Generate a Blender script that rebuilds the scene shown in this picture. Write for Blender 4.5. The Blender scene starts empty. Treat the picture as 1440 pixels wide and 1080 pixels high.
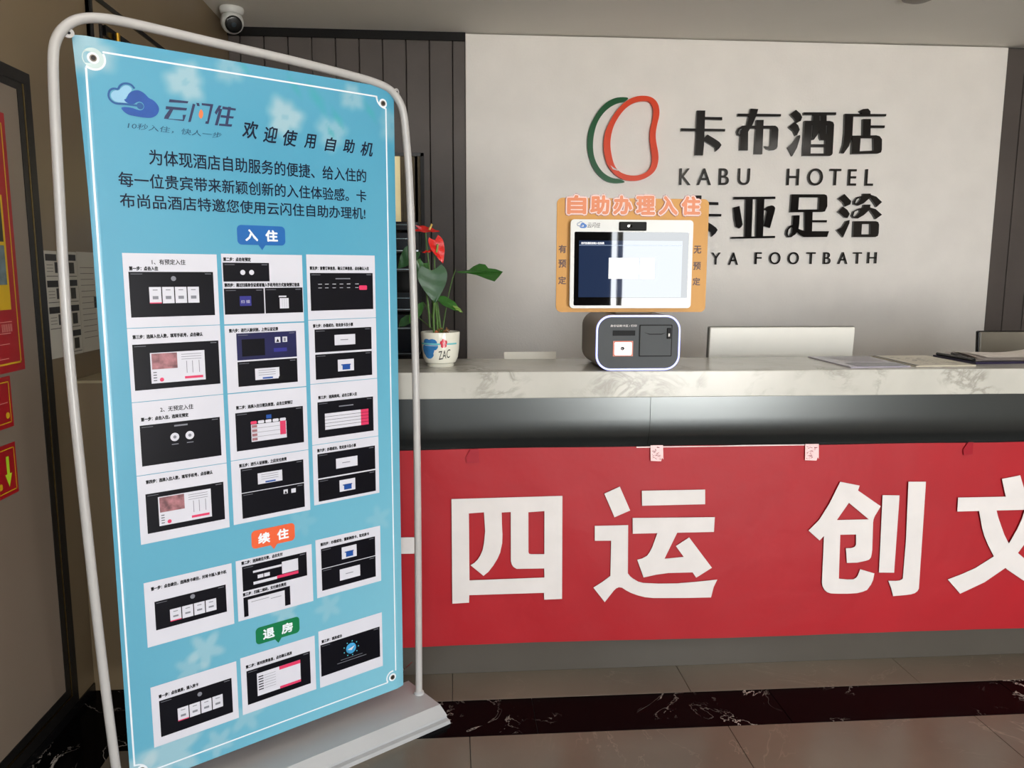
import bpy, bmesh, math, random
from mathutils import Vector, Matrix
from mathutils.geometry import interpolate_bezier
R_ = random.Random(7)
PI = math.pi
SC = bpy.context.scene
COL = SC.collection

# ------------------------------------------------------------------ camera
cd = bpy.data.cameras.new('camera')
cd.sensor_fit = 'HORIZONTAL'; cd.sensor_width = 36.0
cd.lens = 1105.32 / 1440 * 36.0
cd.clip_start = 0.05; cd.clip_end = 200
cam = bpy.data.objects.new('camera', cd); COL.objects.link(cam)
Rv = Vector((0.99716403, -0.07520644, 0.0028074)); Uv = Vector((0.00779946, 0.14037177, 0.99006815)); Fv = Vector((0.07485358, 0.98723845, -0.14056025))
M = Matrix((Rv, Uv, -Fv)).transposed().to_4x4(); M.translation = (0, 0, 1.38876)
cam.matrix_world = M
SC.camera = cam
# ------------------------------------------------------------------ world, light, exposure
SC.view_settings.view_transform = 'Standard'; SC.view_settings.look = 'None'
SC.view_settings.gamma = 1.0; SC.view_settings.use_curve_mapping = False
SC.view_settings.exposure = -0.06
w = bpy.data.worlds.new('overcast_sky'); SC.world = w; w.use_nodes = True
bg = w.node_tree.nodes['Background']
bg.inputs['Color'].default_value = (0.93, 0.97, 1.0, 1); bg.inputs['Strength'].default_value = 17.0

def area(name, loc, rot, sx, sy, power, col=(1, 1, 1), portal=False, spread=PI):
    l = bpy.data.lights.new(name, 'AREA'); l.shape = 'RECTANGLE'; l.size = sx; l.size_y = sy
    l.energy = power; l.color = col; l.spread = spread
    if portal: l.cycles.is_portal = True
    o = bpy.data.objects.new(name, l); COL.objects.link(o); o.location = loc; o.rotation_euler = rot
    return o
sn = bpy.data.lights.new('sun', 'SUN'); sn.energy = 40; sn.angle = .01; sn.color = (1, .96, .9)
so = bpy.data.objects.new('sun', sn); COL.objects.link(so); so.rotation_euler = (math.radians(-38), 0, 0)   # high, from behind the building onto the street
FY = -3.2            # front (street) wall
# daylight portals in the glazed street openings (they only guide sampling)
area('daylight_portal', (2.55, FY, 1.25), (PI/2, 0, 0), 1.7, 2.5, 1, portal=True)
area('daylight_portal', (-0.1, FY, 1.75), (PI/2, 0, 0), 1.5, 0.9, 1, portal=True)
# unseen ceiling lamps (loop below); the leftmost is added to brighten the left side
# lamp added in the entrance, standing in for light off the sunlit pavement
area('pavement_bounce_fill', (2.55, FY+.03, .62), (PI/2+math.radians(28), 0, 0), 1.6, 1.1, 128, (1.0, 0.97, 0.94))
for lx, ly, e in ((1.2, 0.9, 7), (1.2, -1.3, 6), (3.4, 0.9, 6), (-0.35, 1.15, 8)):
    area('ceiling_fill_light', (lx, ly, 2.68), (0, 0, 0), 0.6, 0.6, e, (1.0, 0.95, 0.88))

# ------------------------------------------------------------------ materials
def lin(c):
    r = []
    for v in c:
        v = v / 255.0
        r.append(v / 12.92 if v <= 0.04045 else ((v + 0.055) / 1.055) ** 2.4)
    return (r[0], r[1], r[2], 1.0)
MATS = {}
def mat(name, col, rough=0.5, metal=0.0, var=0.06, vscale=8.0, bump=0.0, bscale=60.0, spec=0.5, emit=None, estr=0.0, coat=0.0, world=False):
    if name in MATS: return MATS[name]
    m = bpy.data.materials.new(name); m.use_nodes = True
    nt = m.node_tree; n = nt.nodes; L = nt.links
    b = n['Principled BSDF']
    b.inputs['Roughness'].default_value = rough; b.inputs['Metallic'].default_value = metal
    b.inputs['Specular IOR Level'].default_value = spec
    b.inputs['Coat Weight'].default_value = coat; b.inputs['Coat Roughness'].default_value = 0.06
    c = lin(col)
    b.inputs['Base Color'].default_value = c
    if world: co = n.new('ShaderNodeNewGeometry').outputs['Position']
    else: co = n.new('ShaderNodeTexCoord').outputs['Object']
    if var > 0:
        t = n.new('ShaderNodeTexNoise'); t.inputs['Scale'].default_value = vscale; t.inputs['Detail'].default_value = 4
        L.new(co, t.inputs['Vector'])
        r = n.new('ShaderNodeValToRGB'); L.new(t.outputs['Fac'], r.inputs['Fac'])
        r.color_ramp.elements[0].position = 0.3; r.color_ramp.elements[1].position = 0.7
        r.color_ramp.elements[0].color = (c[0]*(1-var), c[1]*(1-var), c[2]*(1-var), 1)
        r.color_ramp.elements[1].color = (min(1, c[0]*(1+var)), min(1, c[1]*(1+var)), min(1, c[2]*(1+var)), 1)
        L.new(r.outputs['Color'], b.inputs['Base Color'])
    if bump > 0:
        t2 = n.new('ShaderNodeTexNoise'); t2.inputs['Scale'].default_value = bscale; t2.inputs['Detail'].default_value = 3
        L.new(co, t2.inputs['Vector'])
        bp = n.new('ShaderNodeBump'); bp.inputs['Strength'].default_value = bump; bp.inputs['Distance'].default_value = 0.01
        L.new(t2.outputs['Fac'], bp.inputs['Height']); L.new(bp.outputs['Normal'], b.inputs['Normal'])
    if emit:
        b.inputs['Emission Color'].default_value = lin(emit); b.inputs['Emission Strength'].default_value = estr
    MATS[name] = m
    return m

def veined(name, base, base2, vein, vscale, width, rough, scale2=1.5, amount=1.0, mask=0.45):
    m = bpy.data.materials.new(name); m.use_nodes = True
    nt = m.node_tree; n = nt.nodes; L = nt.links; b = n['Principled BSDF']
    b.inputs['Roughness'].default_value = rough
    g = n.new('ShaderNodeNewGeometry')
    nz = n.new('ShaderNodeTexNoise'); nz.inputs['Scale'].default_value = scale2; nz.inputs['Detail'].default_value = 6
    L.new(g.outputs['Position'], nz.inputs['Vector'])
    r0 = n.new('ShaderNodeValToRGB'); L.new(nz.outputs['Fac'], r0.inputs['Fac'])
    r0.color_ramp.elements[0].position = 0.35; r0.color_ramp.elements[0].color = lin(base2)
    r0.color_ramp.elements[1].position = 0.65; r0.color_ramp.elements[1].color = lin(base)
    # distorted noise iso-lines make the veins
    n2 = n.new('ShaderNodeTexNoise'); n2.inputs['Scale'].default_value = vscale; n2.inputs['Detail'].default_value = 5
    n2.inputs['Distortion'].default_value = 1.6; n2.inputs['Roughness'].default_value = 0.62
    L.new(g.outputs['Position'], n2.inputs['Vector'])
    s = n.new('ShaderNodeMath'); s.operation = 'SUBTRACT'; s.inputs[1].default_value = 0.5; L.new(n2.outputs['Fac'], s.inputs[0])
    a = n.new('ShaderNodeMath'); a.operation = 'ABSOLUTE'; L.new(s.outputs[0], a.inputs[0])
    r1 = n.new('ShaderNodeValToRGB'); L.new(a.outputs[0], r1.inputs['Fac'])
    r1.color_ramp.elements[0].position = 0.0; r1.color_ramp.elements[0].color = (1, 1, 1, 1)
    r1.color_ramp.elements[1].position = width; r1.color_ramp.elements[1].color = (0, 0, 0, 1)
    n3 = n.new('ShaderNodeTexNoise'); n3.inputs['Scale'].default_value = vscale*0.9; L.new(g.outputs['Position'], n3.inputs['Vector'])
    r2 = n.new('ShaderNodeValToRGB'); L.new(n3.outputs['Fac'], r2.inputs['Fac'])
    r2.color_ramp.elements[0].position = mask; r2.color_ramp.elements[0].color = (0, 0, 0, 1)
    r2.color_ramp.elements[1].position = mask+0.15; r2.color_ramp.elements[1].color = (amount, amount, amount, 1)
    mu = n.new('ShaderNodeMath'); mu.operation = 'MULTIPLY'; L.new(r1.outputs['Color'], mu.inputs[0]); L.new(r2.outputs['Color'], mu.inputs[1])
    mx = n.new('ShaderNodeMix'); mx.data_type = 'RGBA'
    L.new(mu.outputs[0], mx.inputs['Factor']); L.new(r0.outputs['Color'], mx.inputs['A']); mx.inputs['B'].default_value = lin(vein)
    L.new(mx.outputs['Result'], b.inputs['Base Color'])
    MATS[name] = m
    return m

mt_ceiling = mat('ceiling_paint', (228, 223, 214), 0.75, var=0.02, vscale=2)
mt_white = mat('white_wall_paper', (236, 231, 225), 0.6, var=0.03, vscale=5, bump=0.12, bscale=90)
mt_board = mat('dark_wood_board', (82, 74, 70), 0.5, var=0.12, vscale=3, bump=0.05, bscale=40)
mt_dark = mat('black_gap', (16, 15, 15), 0.7, var=0.05)
mt_brown = mat('brown_wall_panel', (130, 112, 86), 0.35, var=0.06, vscale=2)
mt_leaf_door = mat('taupe_door_leaf', (126, 112, 98), 0.38, var=0.05, vscale=2)
mt_black = mat('black_gloss', (14, 14, 15), 0.25, var=0.04)
mt_blackm = mat('black_matte', (24, 24, 25), 0.6, var=0.05)
mt_frame = mat('black_door_frame', (20, 19, 18), 0.4, spec=0.3, var=0.05)
mt_gold = mat('brass_bead', (150, 126, 78), 0.3, 1.0, var=0.05)
mt_tile = veined('brown_floor_tile', (116, 108, 95), (97, 90, 79), (156, 142, 124), 2.2, 0.009, 0.26, 1.2, 0.35)
mt_btile = veined('black_marble_tile', (9, 8, 9), (6, 6, 6), (215, 205, 195), 3.2, 0.010, 0.16, 2.0, 1.0, 0.50)
mt_btile.node_tree.nodes['Principled BSDF'].inputs['Specular IOR Level'].default_value = 0.03
mt_tile.node_tree.nodes['Principled BSDF'].inputs['Specular IOR Level'].default_value = 0.35
mt_marble = veined('white_marble_slab', (190, 188, 180), (178, 176, 168), (122, 118, 108), 7.0, 0.075, 0.22, 4.0, 0.6, 0.48)
mt_marble.node_tree.nodes['Principled BSDF'].inputs['Specular IOR Level'].default_value = 0.3
mt_fascia = mat('dark_brushed_metal', (86, 89, 89), 0.3, 0.85, var=0.05, vscale=2)
mt_lower = mat('grey_laminate', (76, 72, 66), 0.25, var=0.05, vscale=3)
mt_red = mat('red_banner_cloth', (158, 18, 29), 0.5, spec=0.35, var=0.05, vscale=3, bump=0.25, bscale=9)
mt_letter = mat('white_cut_vinyl', (212, 207, 205), 0.5, spec=.3, var=0.03, vscale=12, bump=0.06, bscale=25)
mt_acry = mat('black_acrylic_letter', (18, 15, 15), 0.12, var=0.05)
mt_green = mat('green_acrylic', (0, 84, 40), 0.35, spec=0.25, var=0.04)
mt_orange = mat('orange_acrylic', (226, 66, 22), 0.35, spec=0.25, var=0.04)
mt_tube = mat('grey_painted_tube', (176, 174, 172), 0.28, var=0.03)
mt_base = mat('grey_plastic_base', (172, 174, 176), 0.35, var=0.03)
mt_steel = mat('spring_steel', (150, 140, 130), 0.3, 1.0, var=0.05)

# ------------------------------------------------------------------ mesh builder
def fill2d(rings, ext=0.0):
    """outline with holes -> vertices and faces, in the xy plane, thickness 2*ext"""
    c = bpy.data.curves.new('outline', 'CURVE'); c.dimensions = '2D'; c.fill_mode = 'BOTH'; c.extrude = ext
    for ring in rings:
        s = c.splines.new('POLY'); s.points.add(len(ring)-1)
        for i, (a, b) in enumerate(ring): s.points[i].co = (a, b, 0, 1)
        s.use_cyclic_u = True
    return _conv(c)
def _conv(c):
    o = bpy.data.objects.new('outline', c); COL.objects.link(o)
    dg = bpy.context.evaluated_depsgraph_get()
    m = bpy.data.meshes.new_from_object(o.evaluated_get(dg))
    vs = [tuple(v.co) for v in m.vertices]; fs = [tuple(p.vertices) for p in m.polygons]
    bpy.data.objects.remove(o); bpy.data.curves.remove(c); bpy.data.meshes.remove(m)
    return vs, fs
TCACHE = {}
def glyphs(s, ext=0.0, offset=0.0, res=2, spacing=1.0, shear=0.0):
    k = (s, ext, offset, res, spacing, shear)
    if k not in TCACHE:
        c = bpy.data.curves.new('lettering', 'FONT'); c.body = s; c.extrude = ext; c.offset = offset
        c.resolution_u = res; c.space_character = spacing; c.shear = shear
        TCACHE[k] = _conv(c)
    return TCACHE[k]
def chaikin(p, n=1):
    for _ in range(n):
        q = []
        for i in range(len(p)):
            a, b = p[i], p[(i+1) % len(p)]
            q.append((a[0]*.75+b[0]*.25, a[1]*.75+b[1]*.25)); q.append((a[0]*.25+b[0]*.75, a[1]*.25+b[1]*.75))
        p = q
    return p

class MB:
    """collects geometry; f maps local (x, y, z) to the place it is put"""
    def __init__(self, f=None):
        self.v = []; self.fc = []; self.mi = []; self.ms = []; self.f = f or (lambda p: p)
    def m(self, mt):
        if mt not in self.ms: self.ms.append(mt)
        return self.ms.index(mt)
    def add(self, vs, fs, mt, f=None):
        k = len(self.v); i = self.m(mt); g = f or self.f
        self.v += [tuple(g(p)) for p in vs]
        for q in fs: self.fc.append(tuple(k+a for a in q)); self.mi.append(i)
    def box(self, x0, x1, y0, y1, z0, z1, mt):
        vs = [(x, y, z) for z in (z0, z1) for y in (y0, y1) for x in (x0, x1)]
        self.add(vs, [(0,2,3,1),(4,5,7,6),(0,1,5,4),(2,6,7,3),(0,4,6,2),(1,3,7,5)], mt)
    def bbox(self, x0, x1, y0, y1, z0, z1, mt, r=0.004, seg=2):
        bm = bmesh.new()
        vs = [bm.verts.new((x, y, z)) for z in (z0, z1) for y in (y0, y1) for x in (x0, x1)]
        for q in [(0,2,3,1),(4,5,7,6),(0,1,5,4),(2,6,7,3),(0,4,6,2),(1,3,7,5)]: bm.faces.new([vs[a] for a in q])
        bmesh.ops.bevel(bm, geom=bm.edges[:], offset=r, segments=seg, affect='EDGES', profile=0.5)
        bm.verts.index_update()
        self.add([tuple(v.co) for v in bm.verts], [tuple(v.index for v in f.verts) for f in bm.faces], mt); bm.free()
    # flat figure in the xz plane facing -y, at depth y (thickness t behind it)
    def flat(self, rings, y, mt, t=0.0, smooth=0, scale=1.0):
        rings = [[(a*scale, b*scale) for a, b in r] for r in rings]
        if smooth: rings = [chaikin(r, smooth) for r in rings]
        vs, fs = fill2d(rings, t/2)
        self.add([(a, y + t/2 - c, b) for a, b, c in vs], fs, mt)
    def quad(self, x0, x1, z0, z1, y, mt, nx=1, nz=1):
        vs = [(x0+(x1-x0)*i/nx, y, z0+(z1-z0)*j/nz) for j in range(nz+1) for i in range(nx+1)]
        fs = [(j*(nx+1)+i, j*(nx+1)+i+1, (j+1)*(nx+1)+i+1, (j+1)*(nx+1)+i) for j in range(nz) for i in range(nx)]
        self.add(vs, fs, mt)
    def rrect(self, x0, x1, z0, z1, r, y, mt, t=0.0, seg=5):
        self.flat([rr(x0, x1, z0, z1, r, seg)], y, mt, t)
    def text(self, s, x0, x1, z0, z1, y, mt, bold=0.0, t=0.0, res=2, keep=False, spacing=1.0, rise=0.0, shear=0.0, weight=0.0):
        weight, bold = weight or bold, 0.0
        vs, fs = glyphs(s, 0.5 if t > 0 else 0.0, bold, res, spacing, shear)
        if not vs: return
        ax = min(v[0] for v in vs); bx = max(v[0] for v in vs); az = min(v[1] for v in vs); bz = max(v[1] for v in vs)
        sx = (x1-x0)/max(1e-6, bx-ax); sz = (z1-z0)/max(1e-6, bz-az)
        if keep: sx = sz = min(sx, sz)
        shifts = ((0, 0, 0),)
        if weight:
            g = weight*(bz-az)*sz
            shifts = ((0, 0, 0), (g, 0, 1), (-g, 0, 2), (0, g, 3), (0, -g, 4), (g*.7, g*.7, 5), (-g*.7, -g*.7, 6), (g*.7, -g*.7, 7), (-g*.7, g*.7, 8))
        for dx, dz, k in shifts:
            self.add([(x0+dx+(v[0]-ax)*sx, y + t/2 - v[2]*t - k*.00002, z0+dz+(v[1]-az)*sz + rise*(v[0]-ax)*sx) for v in vs], fs, mt)
    def tube(self, pts, r, mt, seg=10, caps=True, closed=False):
        pts = [Vector(p) for p in pts]; n = len(pts)
        rs = r if isinstance(r, (list, tuple)) else [r]*n
        up = None; vs = []; fs = []
        for i, p in enumerate(pts):
            if closed: d = (pts[(i+1) % n]-pts[i-1]).normalized()
            else: d = (pts[min(i+1, n-1)]-pts[max(i-1, 0)]).normalized()
            if up is None:
                up = Vector((0, 0, 1)) if abs(d.z) < 0.9 else Vector((0, 1, 0))
            a = d.cross(up).normalized(); up = a.cross(d).normalized()
            for k in range(seg):
                an = 2*PI*k/seg
                vs.append(tuple(p + a*math.cos(an)*rs[i] + up*math.sin(an)*rs[i]))
        for i in range(n if closed else n-1):
            j = (i+1) % n
            for k in range(seg):
                k2 = (k+1) % seg
                fs.append((i*seg+k, i*seg+k2, j*seg+k2, j*seg+k))
        if caps and not closed:
            fs.append(tuple(range(seg-1, -1, -1))); fs.append(tuple((n-1)*seg+k for k in range(seg)))
        self.add(vs, fs, mt)
    def lathe(self, prof, mt, seg=32, c=(0, 0, 0), axis='z'):
        vs = []; fs = []
        for r, h in prof:
            for k in range(seg):
                a = 2*PI*k/seg
                if axis == 'z': vs.append((c[0]+r*math.cos(a), c[1]+r*math.sin(a), c[2]+h))
                else: vs.append((c[0]+r*math.cos(a), c[1]-h, c[2]+r*math.sin(a)))
        for i in range(len(prof)-1):
            for k in range(seg):
                k2 = (k+1) % seg
                fs.append((i*seg+k, i*seg+k2, (i+1)*seg+k2, (i+1)*seg+k))
        if prof[0][0] > 0: fs.append(tuple(range(seg-1, -1, -1)))
        if prof[-1][0] > 0: fs.append(tuple((len(prof)-1)*seg+k for k in range(seg)))
        self.add(vs, fs, mt)
    def build(self, name, parent=None, smooth=False, loc=None, **kw):
        me = bpy.data.meshes.new(name)
        v = self.v
        if loc: v = [(a-loc[0], b-loc[1], c-loc[2]) for a, b, c in v]
        me.from_pydata(v, [], self.fc)
        for mt in self.ms: me.materials.append(mt)
        me.polygons.foreach_set('material_index', self.mi)
        if smooth:
            me.shade_smooth(); me.set_sharp_from_angle(angle=math.radians(38))
        me.update()
        o = bpy.data.objects.new(name, me); COL.objects.link(o)
        if loc: o.location = loc
        if parent: o.parent = parent
        return tag(o, **kw)
def rr(x0, x1, z0, z1, r, seg=5):
    p = []
    for cx, cz, a0 in ((x1-r, z1-r, 0), (x0+r, z1-r, PI/2), (x0+r, z0+r, PI), (x1-r, z0+r, 1.5*PI)):
        for i in range(seg+1):
            a = a0 + PI/2*i/seg; p.append((cx+r*math.cos(a), cz+r*math.sin(a)))
    return p
def tag(o, label=None, cat=None, group=None, kind=None):
    if label: o['label'] = label
    if cat: o['category'] = cat
    if group: o['group'] = group
    if kind: o['kind'] = kind
    return o
def thing(name, label, cat, loc=(0, 0, 0), rz=0.0, group=None, kind=None):
    o = bpy.data.objects.new(name, None); COL.objects.link(o); o.empty_display_size = 0.1
    o.location = loc; o.rotation_euler = (0, 0, rz)
    return tag(o, label, cat, group, kind)
# outlines traced as millimetres on their own wall, banner or poster plane
BANNER_CHARS={"十":[[[[-495,508],[-122,502],[-122,445],[-497,449]]],[[[-341,667],[-284,666],[-298,277],[-355,277]]]],"四":[[[[-8,633],[368,637],[371,269],[309,268],[308,293],[50,292],[49,265],[-8,263]],[[50,582],[101,585],[105,518],[101,476],[96,451],[88,432],[79,418],[68,407],[55,399],[99,360],[116,374],[132,395],[147,420],[156,441],[163,475],[164,504],[162,542],[161,583],[192,584],[193,410],[196,398],[202,389],[213,382],[308,381],[309,348],[51,345]],[[252,582],[307,585],[308,432],[262,433],[255,435],[253,441]]]],"运":[[[[512,642],[565,666],[603,581],[549,558]]],[[[642,650],[863,650],[865,598],[644,597]]],[[[612,554],[901,551],[900,498],[770,498],[728,405],[796,410],[767,450],[813,480],[898,368],[843,333],[830,353],[789,353],[744,353],[700,348],[656,339],[632,404],[649,408],[667,418],[675,430],[684,449],[700,498],[614,498]]],[[[481,529],[597,529],[600,356],[609,344],[620,335],[638,324],[656,319],[710,315],[776,314],[843,318],[919,324],[907,297],[899,259],[801,260],[693,263],[662,267],[635,275],[613,284],[595,294],[581,304],[570,306],[560,302],[551,293],[521,253],[480,307],[510,326],[539,348],[539,475],[482,476]]]],"创":[[[[1344,669],[1415,654],[1410,637],[1497,578],[1477,541],[1474,530],[1473,520],[1477,419],[1476,403],[1474,391],[1468,383],[1456,379],[1425,373],[1387,373],[1380,427],[1398,427],[1407,429],[1413,433],[1416,439],[1414,477],[1356,477],[1361,315],[1392,311],[1415,311],[1424,316],[1430,323],[1438,348],[1491,331],[1488,307],[1481,289],[1468,270],[1453,264],[1432,259],[1395,258],[1363,259],[1335,261],[1321,266],[1311,275],[1303,289],[1300,303],[1297,474],[1282,458],[1240,495],[1260,516],[1277,534],[1310,592]],[[1380,593],[1457,531],[1340,531]]],[[[1501,618],[1563,616],[1564,332],[1508,334]]],[[[1592,665],[1656,664],[1661,269],[1656,260],[1647,253],[1633,249],[1615,247],[1567,244],[1557,275],[1545,302],[1573,301],[1587,302],[1594,305],[1598,309],[1599,453]]]],"文":[[[[1937,669],[2004,681],[2036,601],[1958,602]]],[[[1780,604],[1962,604],[2180,607],[2186,555],[1781,553]]],[[[1862,555],[1927,555],[1937,526],[1950,497],[1965,464],[1984,432],[2011,404],[2054,369],[2130,319],[2225,282],[2195,227],[2116,257],[2052,291],[1988,333],[1933,384],[1909,424],[1891,459],[1880,488]]],[[[2096,553],[2085,508],[2070,467],[2048,431],[2022,392],[1987,343],[1907,287],[1818,246],[1767,301],[1819,320],[1867,341],[1933,383],[1965,410],[1988,434],[2013,485],[2027,524],[2033,554]]]]}
WALL_CHARS={"卡":[[[[1397,2304],[1445,2305],[1445,2117],[1441,2057],[1394,2057],[1397,2141]]],[[[1444,2270],[1545,2270],[1546,2254],[1444,2255]]],[[[1308,2205],[1565,2205],[1565,2192],[1309,2189]]],[[[1444,2154],[1463,2173],[1511,2147],[1536,2131],[1547,2116],[1535,2097],[1514,2079],[1509,2101],[1482,2117],[1444,2137]]]],"卡2":[[[[1392,1831],[1441,1832],[1441,1638],[1436,1577],[1389,1576],[1391,1663]]],[[[1439,1796],[1542,1795],[1543,1779],[1440,1780]]],[[[1302,1730],[1563,1728],[1562,1714],[1302,1714]]],[[[1439,1676],[1458,1695],[1508,1668],[1533,1651],[1544,1637],[1532,1617],[1510,1598],[1505,1622],[1478,1638],[1440,1659]]]],"布":[[[[1635,2291],[1890,2293],[1889,2280],[1636,2276]]],[[[1710,2320],[1754,2318],[1745,2282],[1725,2232],[1703,2195],[1684,2178],[1658,2167],[1639,2173],[1633,2192],[1643,2212],[1665,2225],[1691,2227],[1700,2269]],[[1644,2186],[1650,2202],[1667,2211],[1672,2203],[1658,2180],[1647,2175]]],[[[1657,2202],[1700,2215],[1704,2088],[1655,2088]]],[[[1746,2258],[1789,2259],[1790,2068],[1744,2068]]],[[[1678,2225],[1857,2228],[1840,2211],[1691,2209]]],[[[1835,2228],[1859,2228],[1872,2220],[1879,2206],[1878,2111],[1873,2100],[1859,2092],[1837,2090],[1815,2097],[1801,2114],[1819,2111],[1836,2118]]]],"酒":[[[[1977,2318],[2004,2298],[2016,2278],[2009,2257],[1985,2245],[1973,2265],[1943,2293]]],[[[1972,2251],[1995,2232],[2005,2208],[1991,2179],[1982,2174],[1968,2199],[1938,2221]]],[[[2009,2179],[2011,2167],[1995,2108],[1969,2060],[1940,2108],[1971,2137],[1996,2175]]],[[[2023,2305],[2216,2308],[2217,2294],[2024,2290]]],[[[2031,2258],[2180,2260],[2201,2254],[2208,2240],[2209,2078],[2203,2068],[2193,2064],[2031,2062]],[[2076,2112],[2162,2113],[2164,2077],[2077,2076]],[[2076,2151],[2076,2128],[2162,2129],[2161,2152],[2134,2152],[2127,2164],[2121,2205],[2112,2181],[2092,2153]],[[2074,2238],[2082,2238],[2083,2168],[2077,2163]],[[2159,2239],[2168,2239],[2170,2190],[2163,2185]]],[[[2081,2296],[2116,2296],[2119,2251],[2079,2250]]],[[[2125,2296],[2160,2297],[2162,2252],[2128,2251]]]],"店":[[[[2354,2319],[2375,2329],[2406,2332],[2421,2318],[2422,2301],[2373,2301]]],[[[2269,2301],[2518,2304],[2516,2291],[2270,2286]]],[[[2269,2299],[2320,2300],[2321,2180],[2305,2121],[2276,2079],[2256,2082],[2269,2129],[2273,2195]]],[[[2379,2274],[2427,2275],[2430,2177],[2384,2176]]],[[[2426,2239],[2513,2240],[2512,2226],[2427,2225]]],[[[2321,2180],[2466,2184],[2486,2179],[2501,2162],[2504,2103],[2500,2088],[2482,2081],[2323,2076]],[[2372,2166],[2449,2167],[2456,2098],[2371,2093]]]],"亚":[[[[1633,1826],[1880,1830],[1881,1817],[1634,1811]]],[[[1704,1816],[1746,1816],[1748,1592],[1708,1591]]],[[[1770,1816],[1815,1817],[1817,1594],[1774,1594]]],[[[1632,1765],[1668,1775],[1682,1714],[1692,1670],[1685,1655],[1672,1646],[1652,1655],[1641,1697]]],[[[1815,1760],[1839,1775],[1861,1780],[1874,1776],[1882,1765],[1880,1746],[1856,1650],[1820,1660],[1833,1749],[1816,1754]]],[[[1628,1597],[1890,1605],[1890,1593],[1628,1587]]]],"足":[[[[1976,1844],[2175,1846],[2188,1841],[2193,1829],[2196,1778],[2183,1748],[2167,1745],[1973,1741]],[[2023,1827],[2144,1828],[2144,1759],[2021,1757]]],[[[2062,1745],[2109,1745],[2112,1624],[2069,1624]]],[[[2107,1697],[2199,1698],[2198,1685],[2108,1685]]],[[[1992,1723],[2032,1725],[2032,1675],[2028,1640],[2013,1615],[1987,1598],[1965,1597],[1953,1614],[1956,1640],[1973,1663],[1992,1669]],[[1966,1619],[1969,1640],[1984,1657],[1992,1653],[1990,1627],[1978,1606],[1969,1606]]],[[[2020,1649],[2061,1636],[2071,1633],[2215,1634],[2205,1601],[2064,1599],[2040,1611],[2017,1628]]]],"浴":[[[[2296,1849],[2339,1809],[2335,1790],[2305,1777],[2290,1800],[2259,1823]]],[[[2291,1777],[2319,1758],[2335,1735],[2323,1711],[2307,1713],[2288,1728],[2262,1747]]],[[[2337,1700],[2336,1681],[2303,1599],[2261,1642],[2294,1659],[2315,1694]]],[[[2408,1852],[2455,1853],[2455,1832],[2416,1797],[2381,1782],[2356,1790],[2354,1809],[2373,1833],[2409,1840]],[[2364,1799],[2370,1818],[2391,1831],[2396,1822],[2384,1805],[2367,1795]]],[[[2451,1848],[2490,1836],[2527,1805],[2495,1776],[2479,1798],[2452,1829]]],[[[2417,1789],[2457,1790],[2457,1763],[2421,1729],[2386,1709],[2359,1711],[2347,1724],[2356,1750],[2387,1767],[2413,1771]],[[2356,1724],[2363,1748],[2392,1761],[2397,1750],[2380,1729],[2361,1718]]],[[[2454,1774],[2491,1764],[2532,1732],[2495,1706],[2480,1729],[2455,1759]]],[[[2362,1693],[2498,1694],[2512,1689],[2518,1674],[2519,1626],[2515,1609],[2500,1602],[2364,1601]],[[2413,1677],[2465,1678],[2469,1618],[2413,1617]]]]}
EMBLEM={"green":[[[[1007,2367],[967,2371],[920,2365],[868,2337],[827,2291],[796,2236],[776,2185],[769,2130],[773,2069],[789,2013],[811,1968],[844,1932],[882,1905],[930,1895],[973,1898],[996,1903],[961,1921],[919,1923],[870,1948],[838,1983],[816,2024],[804,2069],[802,2130],[813,2196],[833,2246],[864,2287],[900,2318],[941,2338],[978,2344]]]],"orange":[[[[1109,2378],[1057,2378],[1009,2362],[968,2334],[927,2288],[894,2232],[873,2187],[862,2126],[865,2065],[877,2020],[896,1979],[929,1944],[972,1918],[1015,1909],[1079,1912],[1132,1936],[1169,1972],[1182,2024],[1179,2070],[1167,2115],[1159,2166],[1167,2222],[1180,2272],[1177,2318],[1163,2347],[1141,2367]],[[1105,2351],[1057,2348],[1015,2332],[974,2299],[943,2258],[918,2213],[903,2157],[900,2101],[911,2040],[928,1990],[955,1959],[998,1942],[1046,1937],[1094,1948],[1126,1969],[1144,2003],[1145,2038],[1136,2089],[1128,2140],[1129,2196],[1142,2247],[1146,2292],[1140,2322],[1126,2342]]]]}
LATIN=[["K",1.3105,1.3751,1.8904,1.9832],["A",1.4132,1.4952,1.8915,1.9847],["B",1.5425,1.5999,1.8929,1.986],["U",1.6548,1.7244,1.8941,1.9875],["H",1.9462,2.0174,1.8956,1.9895],["O",2.0708,2.1613,1.8953,1.9929],["T",2.2028,2.2694,1.8984,1.9918],["E",2.3158,2.3635,1.8979,1.9912],["L",2.4201,2.4667,1.8982,1.9925],["K",1.3063,1.3532,1.4375,1.5077],["A",1.4086,1.4679,1.4379,1.5082],["Y",1.514,1.5689,1.4374,1.507],["A",1.6181,1.6755,1.436,1.5075],["F",1.7767,1.8163,1.4409,1.5099],["O",1.8645,1.9309,1.4403,1.5113],["O",1.9769,2.0423,1.4407,1.5118],["T",2.0913,2.1434,1.4429,1.5114],["B",2.1945,2.2366,1.4433,1.5118],["A",2.2835,2.3408,1.4436,1.5132],["T",2.3772,2.4265,1.4456,1.5127],["H",2.4656,2.5195,1.4477,1.514]]
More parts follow.
